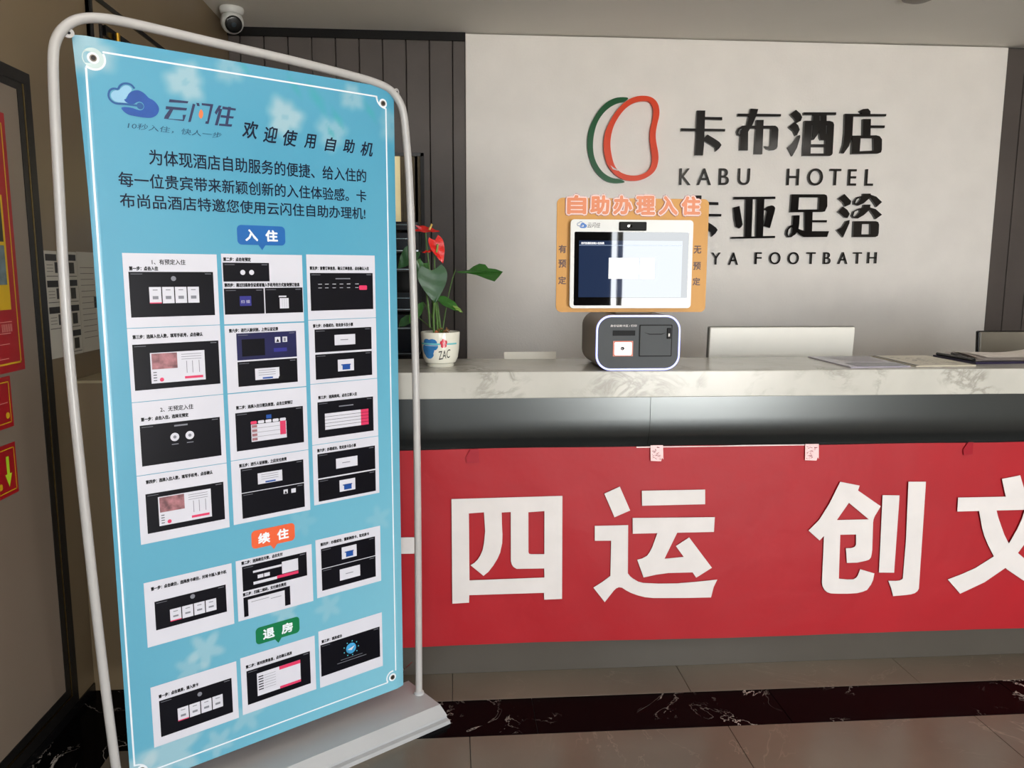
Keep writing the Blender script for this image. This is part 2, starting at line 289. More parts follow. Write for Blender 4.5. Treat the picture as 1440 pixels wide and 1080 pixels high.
CLOUD_SOLID=[[94,1686],[99,1694],[109,1700],[118,1702],[127,1699],[134,1694],[140,1687],[150,1684],[158,1676],[162,1667],[159,1656],[152,1648],[142,1643],[126,1642],[107,1643],[94,1644],[84,1650],[78,1658],[86,1661],[102,1661],[113,1658],[120,1657],[127,1661],[129,1668],[126,1675],[119,1677],[112,1674],[107,1669],[93,1669],[85,1677],[92,1679]]
CLOUD_LINE=[[110,1704],[104,1711],[95,1713],[86,1711],[79,1705],[75,1698],[67,1698],[59,1694],[55,1686],[55,1677],[60,1670],[69,1666],[86,1667],[104,1667],[116,1667]]
CLOUD_IN=[[106,1702],[98,1709],[89,1708],[81,1701],[77,1695],[67,1694],[59,1686],[60,1676],[69,1669],[87,1670],[106,1670],[87,1677],[98,1691]]
YUN=[[[186,1691],[229,1692],[227,1687],[184,1684]],[[177,1674],[225,1676],[223,1670],[176,1667]],[[185,1668],[193,1668],[181,1646],[214,1648],[214,1659],[222,1660],[216,1645],[171,1645],[173,1651]],[[239,1688],[245,1687],[232,1645],[226,1644]],[[247,1691],[254,1691],[255,1684],[249,1684]],[[260,1692],[288,1693],[274,1645],[266,1645],[268,1651],[271,1651],[280,1687],[260,1687]],[[301,1692],[308,1692],[294,1669],[290,1674]],[[302,1685],[309,1684],[296,1644],[289,1644]],[[310,1691],[343,1690],[342,1685],[309,1684]],[[324,1692],[331,1692],[321,1647],[314,1647]],[[305,1670],[337,1670],[335,1665],[304,1664]],[[300,1649],[332,1651],[330,1645],[299,1644]]]
FLAME=[[258,1679],[263,1670],[261,1660],[256,1654],[251,1661],[253,1670]]

# ------------------------------------------------------------------ room shell
XL, YW, ZC, XR = -1.203, 4.576, 2.70, 5.6
KL = 1.203/1.262     # side wall distances were measured for a wall at 1.262 m
def LY(y): return y*KL
def LZ(z): return 1.38876-(1.38876-z)*KL
b = MB(); b.box(XL-.2, XR+.2, FY-.2, YW+.3, -0.12, -0.004, mt_blackm)
floor = b.build('floor', label='polished brown marble tile floor with a black marble border strip', cat='floor', kind='structure')
def tiles(xs, ys, mt, gap=0.0018):
    shared = {}
    for i in range(len(xs)-1):
        for j in range(len(ys)-1):
            w_, d_ = xs[i+1]-xs[i]-gap, ys[j+1]-ys[j]-gap
            k = (round(w_, 4), round(d_, 4))
            if k not in shared:
                q = MB(); q.bbox(-w_/2, w_/2, -d_/2, d_/2, -0.01, 0, mt, 0.0008, 1)
                o = q.build('tile', floor, kind='structure'); shared[k] = o.data
            else:
                o = bpy.data.objects.new('tile', shared[k]); COL.objects.link(o); o.parent = floor; o['kind'] = 'structure'
            o.location = ((xs[i]+xs[i+1])/2, (ys[j]+ys[j+1])/2, 0)
X0 = XL + 0.2
tiles([X0, -.81, -.01, .787, 1.588, 2.388, 3.188, 3.988, 4.788, XR], [2.408, 2.60], mt_tile)
tiles([XL, X0, -.55, .25, 1.05, 1.862, 2.66, 3.46, 4.26, 5.06, XR], [2.205, 2.408], mt_btile)
tiles([X0, -.758, .042, .842, 1.642, 2.442, 3.242, 4.042, 4.842, XR], [FY, -2.595, -1.795, -.995, -.195, .605, 1.405, 2.205], mt_tile)
tiles([XL, X0], [FY, -2.6, -1.8, -1.0, -.2, .6, 1.4, 2.205], mt_btile)
tiles([XL, X0], [2.408, 2.60], mt_btile)

b = MB(); b.box(XL-.2, XR+.2, FY-.2, YW+.3, ZC, ZC+.12, mt_ceiling)
b.build('ceiling', label='plain warm white painted ceiling', cat='ceiling', kind='structure')
b = MB(); b.box(XL-.15, XL, FY-.1, YW+.2, -0.1, ZC, mt_brown)
wall_left = b.build('wall_left', label='brown panelled side wall on the left', cat='wall', kind='structure')
b = MB(); b.box(XR, XR+.15, FY-.1, YW+.2, -0.1, ZC, mat('right_wall_paint', (150, 142, 130), .6))
b.build('wall_right', label='plain side wall on the right', cat='wall', kind='structure')
# street wall with two openings
mt_front = mat('front_wall_paint', (70, 66, 62), 0.6)
b = MB()
for x0, x1, z0, z1 in ((XL-.1, -.85, -.1, ZC), (-.85, .65, -.1, 1.3), (-.85, .65, 2.2, ZC), (.65, 1.7, -.1, ZC), (1.7, 3.4, 2.5, ZC), (3.4, XR+.1, -.1, ZC)):
    b.box(x0, x1, FY-.15, FY, z0, z1, mt_front)
b.build('wall_front', label='street wall with a glazed entrance and a high window', cat='wall', kind='structure')
mt_alu = mat('white_aluminium', (225, 225, 222), 0.35)
b = MB()
for x0, x1, z0, z1 in ((1.775, 1.83, 0, 2.5), (3.35, 3.4, 0, 2.5), (1.7, 3.4, 2.44, 2.5)):
    b.box(x0, x1, FY-.1, FY-.04, z0, z1, mt_alu)
b.build('door_3', label='entrance door frame to the street', cat='door', kind='structure')
b = MB(); b.box(-20, 24, -30, FY-.2, -.15, -.05, mat('pavement_concrete', (196, 192, 184), .8, var=.1, vscale=1))
b.build('ground', label='pale concrete pavement outside the entrance', cat='ground', kind='structure')

# back wall: dark boards, white feature panel, dark boards
b = MB(); b.box(XL-.1, XR+.1, YW+.03, YW+.18, -0.1, ZC, mt_dark)
wall_back = b.build('wall_back', label='back wall of dark vertical boards around a white feature panel', cat='wall', kind='structure')
def board(x0, x1, z0, z1):
    q = MB(); q.bbox(x0+.0022, x1-.0022, YW+.006, YW+.032, z0, z1, mt_board, .0025, 1)
    q.build('board', wall_back, kind='structure')
xs = [.083, .011]
while xs[-1] > XL: xs.append(max(XL, xs[-1]-.1278))
for i in range(len(xs)-1):
    x1, x0 = xs[i], xs[i+1]
    if x1 > -.155+.005 or x1 < -.95: board(x0, x1, 0, 2.655)
    else: board(x0, x1, 2.05, 2.655)
xs = [3.243, 3.357]
while xs[-1] < XR: xs.append(min(XR, xs[-1]+.1278))
for i in range(len(xs)-1): board(xs[i], xs[i+1], 0, 2.69)
b = MB(); b.box(XL, .083, YW-.002, YW+.03, 2.655, ZC, mt_black)
b.build('trim_1', label='black header strip above the dark boards', cat='trim', kind='structure')
b = MB(); b.bbox(.083, 3.243, YW, YW+.04, 0, 2.694, mt_white, .003, 1)
b.build('feature_panel', wall_back, label='white papered feature panel')
# recess with a pale lit gap, left of the plant
mt_blind = mat('brown_curtain', (92, 80, 58), .7, var=.12, vscale=20)
b = MB()
b.box(-.95, -.155, YW-.012, YW+.02, 2.032, 2.05, mt_black); b.box(-.172, -.153, YW-.012, YW+.02, 1.2, 2.05, mt_blackm)
b.box(-.95, -.93, YW-.012, YW+.02, 1.2, 2.05, mt_blackm)
win = b.build('window_1', label='dark framed opening in the board wall behind the black rack', cat='window', kind='structure')
b = MB()
for i in range(7): b.box(-.286+i*.0162, -.286+i*.0162+.015, YW+.002+.004*(i % 2), YW+.02, 1.55, 2.032, mt_blind)
b.build('curtain', win, label='dull brown curtain')
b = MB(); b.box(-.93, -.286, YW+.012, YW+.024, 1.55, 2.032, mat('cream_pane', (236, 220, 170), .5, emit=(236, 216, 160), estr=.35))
b.build('pane', win, label='cream lit pane')

# ------------------------------------------------------------------ left wall: lift door with frame, inner doorway, baseboard
door1 = thing('door_1', 'taupe door in a black frame with brass bead on the left wall', 'door', (XL, 2.0, 0), kind='structure')
def fl(p): return p
D1Y0, D1Y1, D1Z = 1.45, 2.556, 1.970
def frame_ring(q, y0, y1, z0, z1, w, x0, x1, mt):
    q.box(x0, x1, y0, y0+w, z0, z1, mt); q.box(x0, x1, y1-w, y1, z0, z1, mt)
    q.box(x0, x1, y0+w, y1-w, z1-w, z1, mt); q.box(x0, x1, y0+w, y1-w, z0, z0+w, mt)
off = (-XL, -2.0, 0)
def rel(p): return (p[0]+off[0], LY(p[1])+off[1], LZ(p[2]))
b = MB(rel); frame_ring(b, D1Y0, D1Y1, -.032, D1Z, .036, XL, XL+.007, mt_frame)
frame_ring(b, D1Y0+.044, D1Y1-.044, .012, D1Z-.030, .028, XL, XL+.005, mt_frame)
b.build('door_frame', door1)
b = MB(rel); frame_ring(b, D1Y0+.036, D1Y1-.036, .004, D1Z-.022, .006, XL, XL+.006, mt_gold)
b.build('brass_bead', door1, label='thin brass bead in the black frame')
b = MB(rel); b.box(XL, XL+.003, D1Y0+.07, D1Y1-.07, .038, D1Z-.056, mt_leaf_door)
b.build('door_leaf', door1)
door2 = thing('door_2', 'brown inner doorway behind the counter on the left wall', 'door', (XL, 3.4, 0), kind='structure')
def rel2(p): return (p[0]-XL, LY(p[1])-3.4, max(0.002, min(ZC-.002, LZ(p[2]))))
b = MB(rel2); b.box(XL, XL+.012, 2.985, 3.065, 0, 2.35, mt_brown); b.box(XL, XL+.012, 3.065, 4.05, 2.27, 2.35, mt_brown); b.box(XL, XL+.012, 3.97, 4.05, 0, 2.27, mt_brown)
b.build('architrave', door2)
b = MB(rel2)
b.box(XL, XL+.018, 2.985, 3.0, 0, 2.70, mt_black); b.box(XL, XL+.018, 3.0, 4.56, 2.335, 2.352, mt_black)
b.box(XL, XL+.018, 3.10, 4.05, 2.235, 2.272, mt_black); b.box(XL, XL+.018, 3.055, 3.07, 0, 2.27, mt_black)
b.build('dark_edge', door2)
b = MB(rel2); b.box(XL, XL+.006, 3.07, 3.97, 0, 2.235, mat('dark_brown_leaf', (84, 66, 52), .4)); b.build('door_leaf', door2)
b = MB(rel2); b.tube([(XL+.03, 3.17, 2.195), (XL+.03, 3.17, 2.262)], .0085, mat('yellow_brass', (206, 160, 60), .3, 1.0), 12)
b.tube([(XL, 3.17, 2.20), (XL+.03, 3.17, 2.20)], .004, mt_gold, 8)
b.build('brass_pin', door2, label='small yellow brass pin at the top corner', smooth=True)
CYF = 2.583
b = MB(); b.box(XL, XL+.005, FY, CYF-.03, 0, .030, mt_black)
b.build('baseboard_left', label='low black baseboard along the left wall', cat='baseboard', kind='structure')

# red notices stuck on the left door
mt_rp = mat('red_notice_paper', (158, 14, 26), .45, var=.06, vscale=10)
mt_yel = mat('yellow_print', (206, 166, 20), .5); mt_pinkp = mat('pale_print', (228, 150, 140), .5)
mt_grey = mat('grey_photo_print', (96, 112, 116), .5, var=.3, vscale=30); mt_dkp = mat('dark_photo_print', (44, 40, 30), .5, var=.4, vscale=40)
mt_lime = mat('lime_print', (180, 214, 40), .5)
XP = XL + .0035
def ynotice(lab, y0, y1, z0, z1, fn):
    t = .0012
    q = MB(lambda p: (XP + t - p[1], LY(p[0]), LZ(p[2])))       # local x -> world y, faces +x
    q.quad(y0, y1, z0, z1, 0, mt_rp); 
    q2 = MB(); 
    fn(q)
    # thin paper body behind the face
    q.box(y0, y1, .0001, t, z0, z1, mt_rp)
    o = q.build('red_notice', loc=(XP, LY((y0+y1)/2), LZ(z0)), label=lab, cat='notice')
    return o
def strip_frame(q, y0, y1, z0, z1, w, mt, d=-.0003):
    q.quad(y0, y1, z1-w, z1, d, mt); q.quad(y0, y1, z0, z0+w, d, mt)
    q.quad(y0, y0+w, z0, z1, d, mt); q.quad(y1-w, y1, z0, z1, d, mt)
def nA(q):
    strip_frame(q, 2.02, 2.385, 1.125, 1.80, .005, mt_yel)
    q.quad(2.04, 2.355, 1.28, 1.60, -.0003, mt_yel)
    q.quad(2.05, 2.345, 1.47, 1.585, -.0006, mt_dkp); q.quad(2.05, 2.345, 1.35, 1.46, -.0006, mt_grey)
    q.text('电梯安全乘坐须知', 2.06, 2.34, 1.64, 1.74, -.0006, mt_yel, .01)
    for k, z in enumerate((1.245, 1.213, 1.183, 1.142)): q.quad(2.05, 2.352-.01*k, z, z+.0016, -.0003, mt_pinkp)
    for k in range(9): q.quad(2.30+k*.006, 2.302+k*.006, 1.218, 1.24, -.0003, mt_pinkp)
ynotice('tall red notice with yellow border on the taupe door', 2.0, 2.402, 1.103, 1.829, nA)
def nB(q):
    strip_frame(q, 2.12, 2.308, .962, 1.08, .003, mt_yel); q.quad(2.14, 2.295, 1.02, 1.0215, -.0003, mt_pinkp)
    q.rrect(2.282, 2.30, .975, .993, .008, -.0003, mt_yel)
ynotice('small red notice directly below the tall red notice', 2.10, 2.318, .949, 1.094, nB)
def nC(q):
    strip_frame(q, 2.10, 2.306, .768, .892, .003, mt_yel)
    q.flat([[(2.262, .87), (2.276, .87), (2.276, .82), (2.286, .82), (2.269, .782), (2.252, .82), (2.262, .82)]], -.0004, mt_lime)
    q.rrect(2.21, 2.235, .782, .80, .006, -.0004, mt_yel)
ynotice('lowest red notice, with a yellow-green arrow pointing down', 2.08, 2.314, .757, .904, nC)

# sheets of paper on the left wall above the counter
mt_paper = mat('white_paper', (205, 200, 188), .6, var=.03); mt_ink = mat('black_ink', (22, 20, 22), .5, var=0.0); mt_inkg = mat('grey_ink', (120, 114, 108), .6, var=0.0)
def wallsheet(lab, y0, y1, z0, z1, fn):
    q = MB(lambda p: (XL + .001 - p[1], LY(p[0]), LZ(p[2])))
    q.quad(y0, y1, z0, z1, 0, mt_paper); q.box(y0, y1, .0001, .001, z0, z1, mt_paper); fn(q)
    q.build('paper_sheet', loc=(XL, LY((y0+y1)/2), LZ(z0)), label=lab, cat='paper')
def sA(q):
    z = 1.445
    for k in range(4):
        zz = z-k*.083
        if k < 3:
            q.quad(2.575, 2.645, zz-.024, zz-.003, -.0003, mt_ink); q.quad(2.63, 2.655, zz-.062, zz-.028, -.0003, mt_ink)
            q.quad(2.575, 2.66, zz-.073, zz-.071, -.0003, mt_ink)
            for m_ in range(3): q.quad(2.58, 2.62, zz-.038-.01*m_, zz-.036-.01*m_, -.0003, mt_inkg)
        q.quad(2.705, 2.775, zz-.022, zz-.002, -.0003, mt_ink); q.quad(2.725, 2.76, zz-.064, zz-.028, -.0003, mt_dkp)
        q.quad(2.69, 2.775, zz-.074, zz-.072, -.0003, mt_ink)
wallsheet('paper sheet with a grid of dark photo boxes beside the black door frame', 2.567, 2.782, 1.113, 1.452, sA)
def sB(q):
    for k in range(13): q.quad(2.80, 2.905-.004*(k % 3), 1.40-k*.02, 1.402-k*.02, -.0003, mt_inkg)
    q.quad(2.89, 2.915, 1.26, 1.30, -.0003, mt_dkp)
wallsheet('paper sheet of grey text lines, nearer the poster than the photo sheet', 2.786, 2.93, 1.113, 1.454, sB)

# ------------------------------------------------------------------ reception counter
CY, CZ = 2.585, 1.0662
counter = thing('reception_counter', 'long dark reception counter carrying the white marble slab', 'counter', (1.0, CY, 0))
def rc(p): return (p[0]-1.0, p[1]-CY, p[2])
XE = 3.3
b = MB(rc)
b.box(XL+.001, XE, CY+.03, 2.94, 0, .977, mt_blackm)
b.build('carcass', counter)
desk = thing('inner_desk', 'low grey work desk behind the counter under the monitors', 'desk', (1.6, 3.2, 0))
b = MB(lambda p: (p[0]-1.6, p[1]-3.2, p[2])); b.bbox(.2, XE, 2.945, 3.45, .70, .74, mt_lower, .003, 1); b.build('desktop', desk)
for x_ in (.22, 1.6, 3.24):
    q = MB(lambda p: (p[0]-1.6, p[1]-3.2, p[2])); q.box(x_, x_+.04, 2.96, 3.43, 0, .70, mt_blackm); q.build('side_panel', desk)
prof = [(0, .977), (0, .90), (.001, .88), (.004, .86), (.009, .842), (.016, .827), (.025, .815), (.03, .80)]
seams = [-.958, -.553, .667, 2.55, 3.3]
for i in range(4):
    q = MB(rc); x0, x1 = seams[i]+.0008, seams[i+1]-.0008
    vs = [(x, CY+d, z) for x in (x0, x1) for d, z in prof]
    n_ = len(prof); fs = [(k, k+1, n_+k+1, n_+k) for k in range(n_-1)]
    vs += [(x, CY+.03, z) for x in (x0, x1) for z in (.977, .80)]
    fs += [(0, n_, 2*n_+2, 2*n_)]
    q.add(vs, fs, mt_fascia); q.build('fascia_panel', counter, smooth=True)
seams = [-.958, 2.55, 3.3]
for i in range(2):
    q = MB(rc); q.bbox(seams[i]+.001, seams[i+1]-.001, CY, CY+.03, .0, .79, mt_lower, .001, 1)
    q.build('front_panel', counter)
b = MB(rc); b.box(XL+.001, -.96, CY-.028, 2.95, 0, 1.038, mt_brown); b.build('end_panel', counter, label='brown panel closing the left end')
b = MB(rc); b.box(XL+.001, -.96, CY-.03, 2.95, 1.038, 1.046, mat('beige_stone', (170, 156, 124), .3, var=.1)); b.build('ledge', counter, label='beige stone ledge')
b = MB(); b.bbox(-.958, XE+.02, 2.545, 2.955, .978, CZ, mt_marble, .003, 2)
b.build('marble_countertop', loc=(1.0, 2.75, .978), label='thick white marble slab with grey veins on top of the counter', cat='countertop')

# red banner taped to the counter front
BY = CY - .006
banner = thing('banner', 'long red cloth banner with big white characters taped to the counter front', 'banner', (1.0, CY, .1))
def rb(p): return (p[0]-1.0, p[1]-CY, p[2]-.1)
b = MB(rb)
nx, nz = 120, 14; vs = []; fs = []
def bz_top(x): return .802 + .0018*math.sin(x*3.1) + .0012*math.sin(x*9)
def bz_bot(x): return .106 - .004*(x/2.2) + .002*math.sin(x*4)
for j in range(nz+1):
    for i in range(nx+1):
        x = -.95 + 3.85*i/nx; t = j/nz; z = bz_bot(x)*(1-t)+bz_top(x)*t
        y = BY + .0022*math.sin(x*5.3+z*4)*(1-t) + (.0008*math.sin(x*23+z*15) if j < nz else 0) + .0012*math.sin(z*9+x*1.3)
        vs.append((x, y, z))
for j in range(nz):
    for i in range(nx): fs.append((j*(nx+1)+i, j*(nx+1)+i+1, (j+1)*(nx+1)+i+1, (j+1)*(nx+1)+i))
b.add(vs, fs, mt_red); b.build('cloth', banner, smooth=True)
for ch in BANNER_CHARS:
    q = MB(rb)
    for k, piece in enumerate(BANNER_CHARS[ch]): q.flat(piece, BY-.0075-.0002*k, mt_letter, .0012, 0, .001)
    q.build('character', banner, label='white cut-out character ' + ch)
mt_tape = mat('printed_tape', (235, 190, 190), .35, var=.1, vscale=60)
for k, (x0, x1, z0, z1) in enumerate(((.668, .714, .752, .808), (1.211, 1.262, .746, .805))):
    q = MB(rb); q.flat([[(x0, z1), (x0+.002, z0+.002), (x1-.008, z0), (x1-.004, z0+.012), (x1, z0+.006), (x1-.003, z1)]], BY-.0062, mt_tape, .0006)
    for _ in range(22):
        a = x0+.004+R_.random()*(x1-x0-.018); c = z0+.006+R_.random()*(z1-z0-.012); l = .003+R_.random()*.008
        dz = (R_.random()-.5)*.01
        q.flat([[(a, c), (a+l, c+dz), (a+l, c+dz+.0016), (a, c+.0016)]], BY-.0066, mat('tape_print', (110, 40, 50), .5))
    q.build('tape', banner, label='pale printed tape strip')
mt_rtape = mat('red_tape', (150, 16, 34), .3)
for x0, x1, z0, z1 in ((1.789, 1.821, .757, .803), (.045, .085, .755, .803)):
    q = MB(rb); q.flat([[(x0, z0), (x1, z0+.002), (x1-.001, z1), (x0+.012, z1), (x0-.004, z0+.02)]], BY-.0055, mt_rtape, .0006)
    q.build('tape', banner, label='dark red tape patch')
b = MB(rb); b.flat([[(.62, .7995), (1.21, .8000), (1.21, .8032), (1.0, .804), (.9, .8025), (.62, .8035)]], BY-.0035, mat('white_hem', (225, 205, 205), .5), .001)
b.build('hem', banner, label='pale folded hem at the top edge')

# ------------------------------------------------------------------ wall signs
WY = YW - .001
def sign(name, label, chars, y=WY-.02):
    r = thing(name, label, 'sign', (0, 0, 0))
    cs = [p for c in chars for pc in WALL_CHARS[c] for p in pc[0]]
    cx = sum(p[0] for p in cs)/len(cs)/1000; cz = min(p[1] for p in cs)/1000
    r.location = (cx, YW, cz)
    for c in chars:
        q = MB(lambda p: (p[0]-cx, p[1]-YW, p[2]-cz))
        for k, piece in enumerate(WALL_CHARS[c]): q.flat(piece, y-.0002*k, mt_acry, .02+.0002*k, 0, .001)
        q.build('letter', r, label='black acrylic character ' + c[0])
sign('hotel_name_sign', 'raised black Chinese hotel name, upper row on the white wall', ['卡', '布', '酒', '店'])
sign('footbath_name_sign', 'raised black Chinese footbath name, lower row on the white wall', ['卡2', '亚', '足', '浴'])
def latin(name, label, part):
    cx = sum(a[1] for a in part)/len(part); cz = part[0][3]
    r = thing(name, label, 'sign', (cx, YW, cz))
    for ch, x0, x1, z0, z1 in part:
        q = MB(lambda p: (p[0]-cx, p[1]-YW, p[2]-cz)); q.text(ch, x0, x1, z0, z1, WY-.018, mt_acry, 0.0, .018, 5)
        q.build('letter', r)
latin('hotel_latin_sign', 'raised black Latin letters of the hotel name under its Chinese row', LATIN[:9])
latin('footbath_latin_sign', 'lowest row of small raised black Latin letters naming the footbath', LATIN[9:])
em = thing('emblem', 'green and orange bean-shaped outline emblem left of the hotel name', 'emblem', (.85, YW, 1.9))
def re_(p): return (p[0]-.85, p[1]-YW, p[2]-1.9)
b = MB(re_); b.flat(EMBLEM['green'][0], WY-.016, mt_green, .016, 2, .001); b.build('ring', em, label='green open ring')
b = MB(re_); b.flat(EMBLEM['orange'][0], WY-.024, mt_orange, .020, 2, .001)
b.build('ring', em, label='orange bean-shaped ring')
b = MB(re_)
cxs = [p[0] for p in EMBLEM['orange'][0][0]]; lx = min(cxs)/1000; lz = min(p[1] for p in EMBLEM['orange'][0][0])/1000
b.flat([[(lx+.042, lz+.085), (lx+.055, lz+.064), (lx+.085, lz+.055), (lx+.088, lz+.058), (lx+.060, lz+.072)]], WY-.0255, mt_letter, .002)
b.build('chipped_patch', em, label='white chipped patch on the orange ring')

# ------------------------------------------------------------------ self-service kiosk
kx, ky = .6135, 2.57
kiosk = thing('self_service_kiosk', 'grey check-in kiosk with tablet screen and glowing rim on the counter', 'kiosk', (kx, ky, CZ))
def rk(p): return (p[0]-kx, p[1]-ky, p[2]-CZ)
mt_ks = mat('taupe_kiosk_shell', (146, 136, 122), .45, var=.03); mt_kf = mat('grey_kiosk_face', (74, 77, 79), .55, var=.03, spec=.2); mt_kb = mat('kiosk_black', (8, 8, 9), .5, var=.03, spec=.15)
x0, x1, z0, z1 = .4715, .7555, CZ+.0005, 1.2505
b = MB(rk)
secs = [(2.566, 0.0), (2.575, 0.0), (2.84, .0), (2.875, .012), (2.885, .03)]
rings = []
for y, ins in secs: rings.append([(a, y, c) for a, c in rr(x0+ins, x1-ins, z0+ins*.5, z1-ins, .05, 8)])
n_ = len(rings[0]); vs = [p for r in rings for p in r]; fs = []
for i in range(len(rings)-1):
    for k in range(n_): fs.append((i*n_+k, (i+1)*n_+k, (i+1)*n_+(k+1) % n_, i*n_+(k+1) % n_))
fs.append(tuple(range(n_))); fs.append(tuple((len(rings)-1)*n_+k for k in range(n_-1, -1, -1)))
b.add(vs, fs, mt_ks); b.build('shell', kiosk, smooth=True)
b = MB(rk); b.flat([rr(x0+.005, x1-.005, z0+.005, z1-.005, .046, 8)], 2.561, mt_kf, .006)
kface = b.build('front_panel', kiosk)
mt_led = mat('led_rim', (190, 195, 255), .4, emit=(165, 172, 255), estr=1.25)
b = MB(rk)
b.tube([(a, 2.562, c) for a, c in rr(x0+.0035, x1-.0035, z0+.0035, z1-.0035, .047, 8)], .0034, mt_led, 8, closed=True)
b.build('light_rim', kiosk, smooth=True, label='glowing lavender rim light')
b = MB(rk); b.box(.528, .602, 2.558, 2.562, 1.183, 1.2, mt_kb); b.build('card_slot', kiosk)
b = MB(rk)
b.box(.529, .596, 2.5585, 2.562, 1.1145, 1.165, mat('scanner_recess', (150, 80, 60), .4, emit=(225, 110, 80), estr=.35))
b.rrect(.534, .591, 1.1185, 1.161, .004, 2.557, mat('scanner_glow', (255, 230, 225), .3, emit=(255, 226, 222), estr=1.3), .003)
b.build('scanner_window', kiosk, label='brightly lit pinkish scanner window')
b = MB(rk); b.lathe([(.0065, 0), (.0065, .003), (.0045, .0035), (0, .003)], mt_black, 20, (.560, 2.558, 1.1405), 'y'); b.build('scanner_lens', kiosk)
b = MB(rk)
b.rrect(.616, .727, 1.113, 1.219, .003, 2.5588, mt_kb, .004); b.rrect(.6195, .7235, 1.1165, 1.2155, .002, 2.5575, mt_kf, .004)
b.flat([[(.63, 1.194), (.65, 1.189), (.69, 1.189), (.707, 1.193), (.69, 1.186), (.65, 1.186)]], 2.5569, mt_kb, .001)
pr_ = b.build('printer_door', kiosk)
b = MB(rk); b.bbox(.708, .722, 2.554, 2.559, 1.172, 1.208, mt_kb, .002, 2); b.box(.7125, .7175, 2.5532, 2.5545, 1.180, 1.190, mt_letter); b.build('latch', kiosk)
b = MB(rk); b.text('身份证刷卡区 / 打印', .519, .607, 1.2115, 1.219, 2.5605, mt_letter, .02); b.build('lettering', kiosk, label='white printed line')
b = MB(rk); b.bbox(.55, .68, 2.64, 2.80, 1.249, 1.30, mt_ks, .006, 2); b.bbox(.56, .67, 2.635, 2.67, 1.29, 1.45, mt_ks, .006, 2); b.build('neck', kiosk)
# tablet head
mt_wp = mat('white_plastic', (208, 208, 204), .35, var=.02); mt_lcd = mat('lcd_dark', (8, 10, 16), .02, var=0.0, spec=.75, emit=(40, 58, 92), estr=.75)
mt_bez = mat('black_glass', (4, 4, 5), .02, var=0.0, spec=.6)
mt_ui = mat('ui_white', (250, 250, 250), .05, var=0.0, emit=(246, 247, 250), estr=.7)
b = MB(rk); b.flat([rr(.3885, .7985, 1.2715, 1.5615, .012, 5)], 2.600, mt_wp, .018); b.build('tablet_bezel', kiosk)
b = MB(rk)
b.flat([rr(.4015, .7845, 1.2805, 1.5215, .004, 3)], 2.5992, mt_bez, .002)
b.quad(.417, .7635, 1.308, 1.4935, 2.5989, mt_lcd)
b.quad(.417, .7635, 1.4775, 1.4787, 2.5986, mat('ui_line', (120, 140, 170), .3, emit=(130, 150, 180), estr=.5))
b.text('云闪住酒店自助入住系统', .424, .500, 1.4815, 1.4885, 2.5986, mt_ui, .015)
for a in (.517, .569, .6225): b.quad(a, a+.0485, 1.369, 1.437, 2.5986, mt_ui)
b.build('screen', kiosk, label='dark glossy screen with white tiles')
b = MB(rk); b.bbox(.549, .640, 2.592, 2.603, 1.526, 1.5545, mt_kb, .003, 2)
b.lathe([(.008, 0), (.008, .004), (.005, .005), (0, .0045)], mt_bez, 20, (.583, 2.592, 1.5405), 'y')
b.lathe([(.004, 0), (.004, .003), (0, .003)], mt_ui, 12, (.578, 2.589, 1.5405), 'y'); b.build('camera_module', kiosk)
# miniature cloud logo and name on the bezel
mt_blue = mat('logo_blue', (28, 98, 176), .4, var=.1, vscale=30); mt_navy = mat('print_navy', (30, 42, 84), .4, var=0.0)
def cloud(q, ox, oz, s, y, full=True):
    def T(p): return [(ox + (a/1000-.105)*s, oz + (c/1000-1.675)*s) for a, c in p]
    q.flat([chaikin(T(CLOUD_SOLID), 2)], y, mt_blue)
    ring = T(CLOUD_LINE)
    q.tube([(a, y+.0008*s*0, c) for a, c in ring], .0028*s, mat('logo_line', (24, 84, 148), .4), 6)
    q.flat([chaikin([(ox+(.1345+.0075*math.cos(t*PI/4))*s-.001*s, oz+(-.0165+.0075*math.sin(t*PI/4))*s) for t in range(8)], 1)], y-.0012*s, mat('logo_line', (24, 84, 148), .4)) if False else None
b = MB(rk); cloud(b, .425, 1.5432, .30, 2.5993)
b.text('云闪住', .444, .487, 1.5345, 1.5515, 2.5993, mt_ink, .0, shear=.2); b.build('logo', kiosk, label='small blue cloud logo and black lettering')
mt_sign = mat('orange_board', (192, 136, 48), .5, var=.03)
b = MB(rk); b.flat([rr(.3455, .8555, 1.2575, 1.632, .018, 5)], 2.620, mt_sign, .008)
bd = b.build('sign_board', kiosk, label='orange backing board around the tablet')
mt_tx = mat('orange_letters', (202, 108, 48), .4, var=.03); mt_halo = mat('pale_pink_outline', (226, 200, 192), .45, var=.02); mt_halo2 = mat('mauve_outline', (176, 120, 128), .45)
b = MB(rk)
for i, ch in enumerate('自助办理入住'):
    a0 = .373 + i*.0765; 
    b.text(ch, a0+.0075, a0+.0660, 1.5815, 1.6375, 2.6168, mt_halo2, .150, .003, 3)
    b.text(ch, a0+.0075, a0+.0660, 1.5815, 1.6375, 2.6145, mt_halo, .120, .003, 3)
    b.text(ch, a0+.0075, a0+.0660, 1.5815, 1.6375, 2.6135, mt_tx, .05, .0008, 3)
b.build('headline_letters', kiosk, label='orange cut-out headline with pale pink outline')
for s, cxx, zs in (('有预定', .365, (1.466, 1.418, 1.363)), ('无预定', .8215, (1.466, 1.412, 1.360))):
    for ch, z in zip(s, zs):
        b = MB(rk); b.text(ch, cxx-.0125, cxx+.0125, z-.0125, z+.0125, 2.6195, mat('brown_print', (74, 44, 34), .5), .03)
        b.build('printed_character', bd)

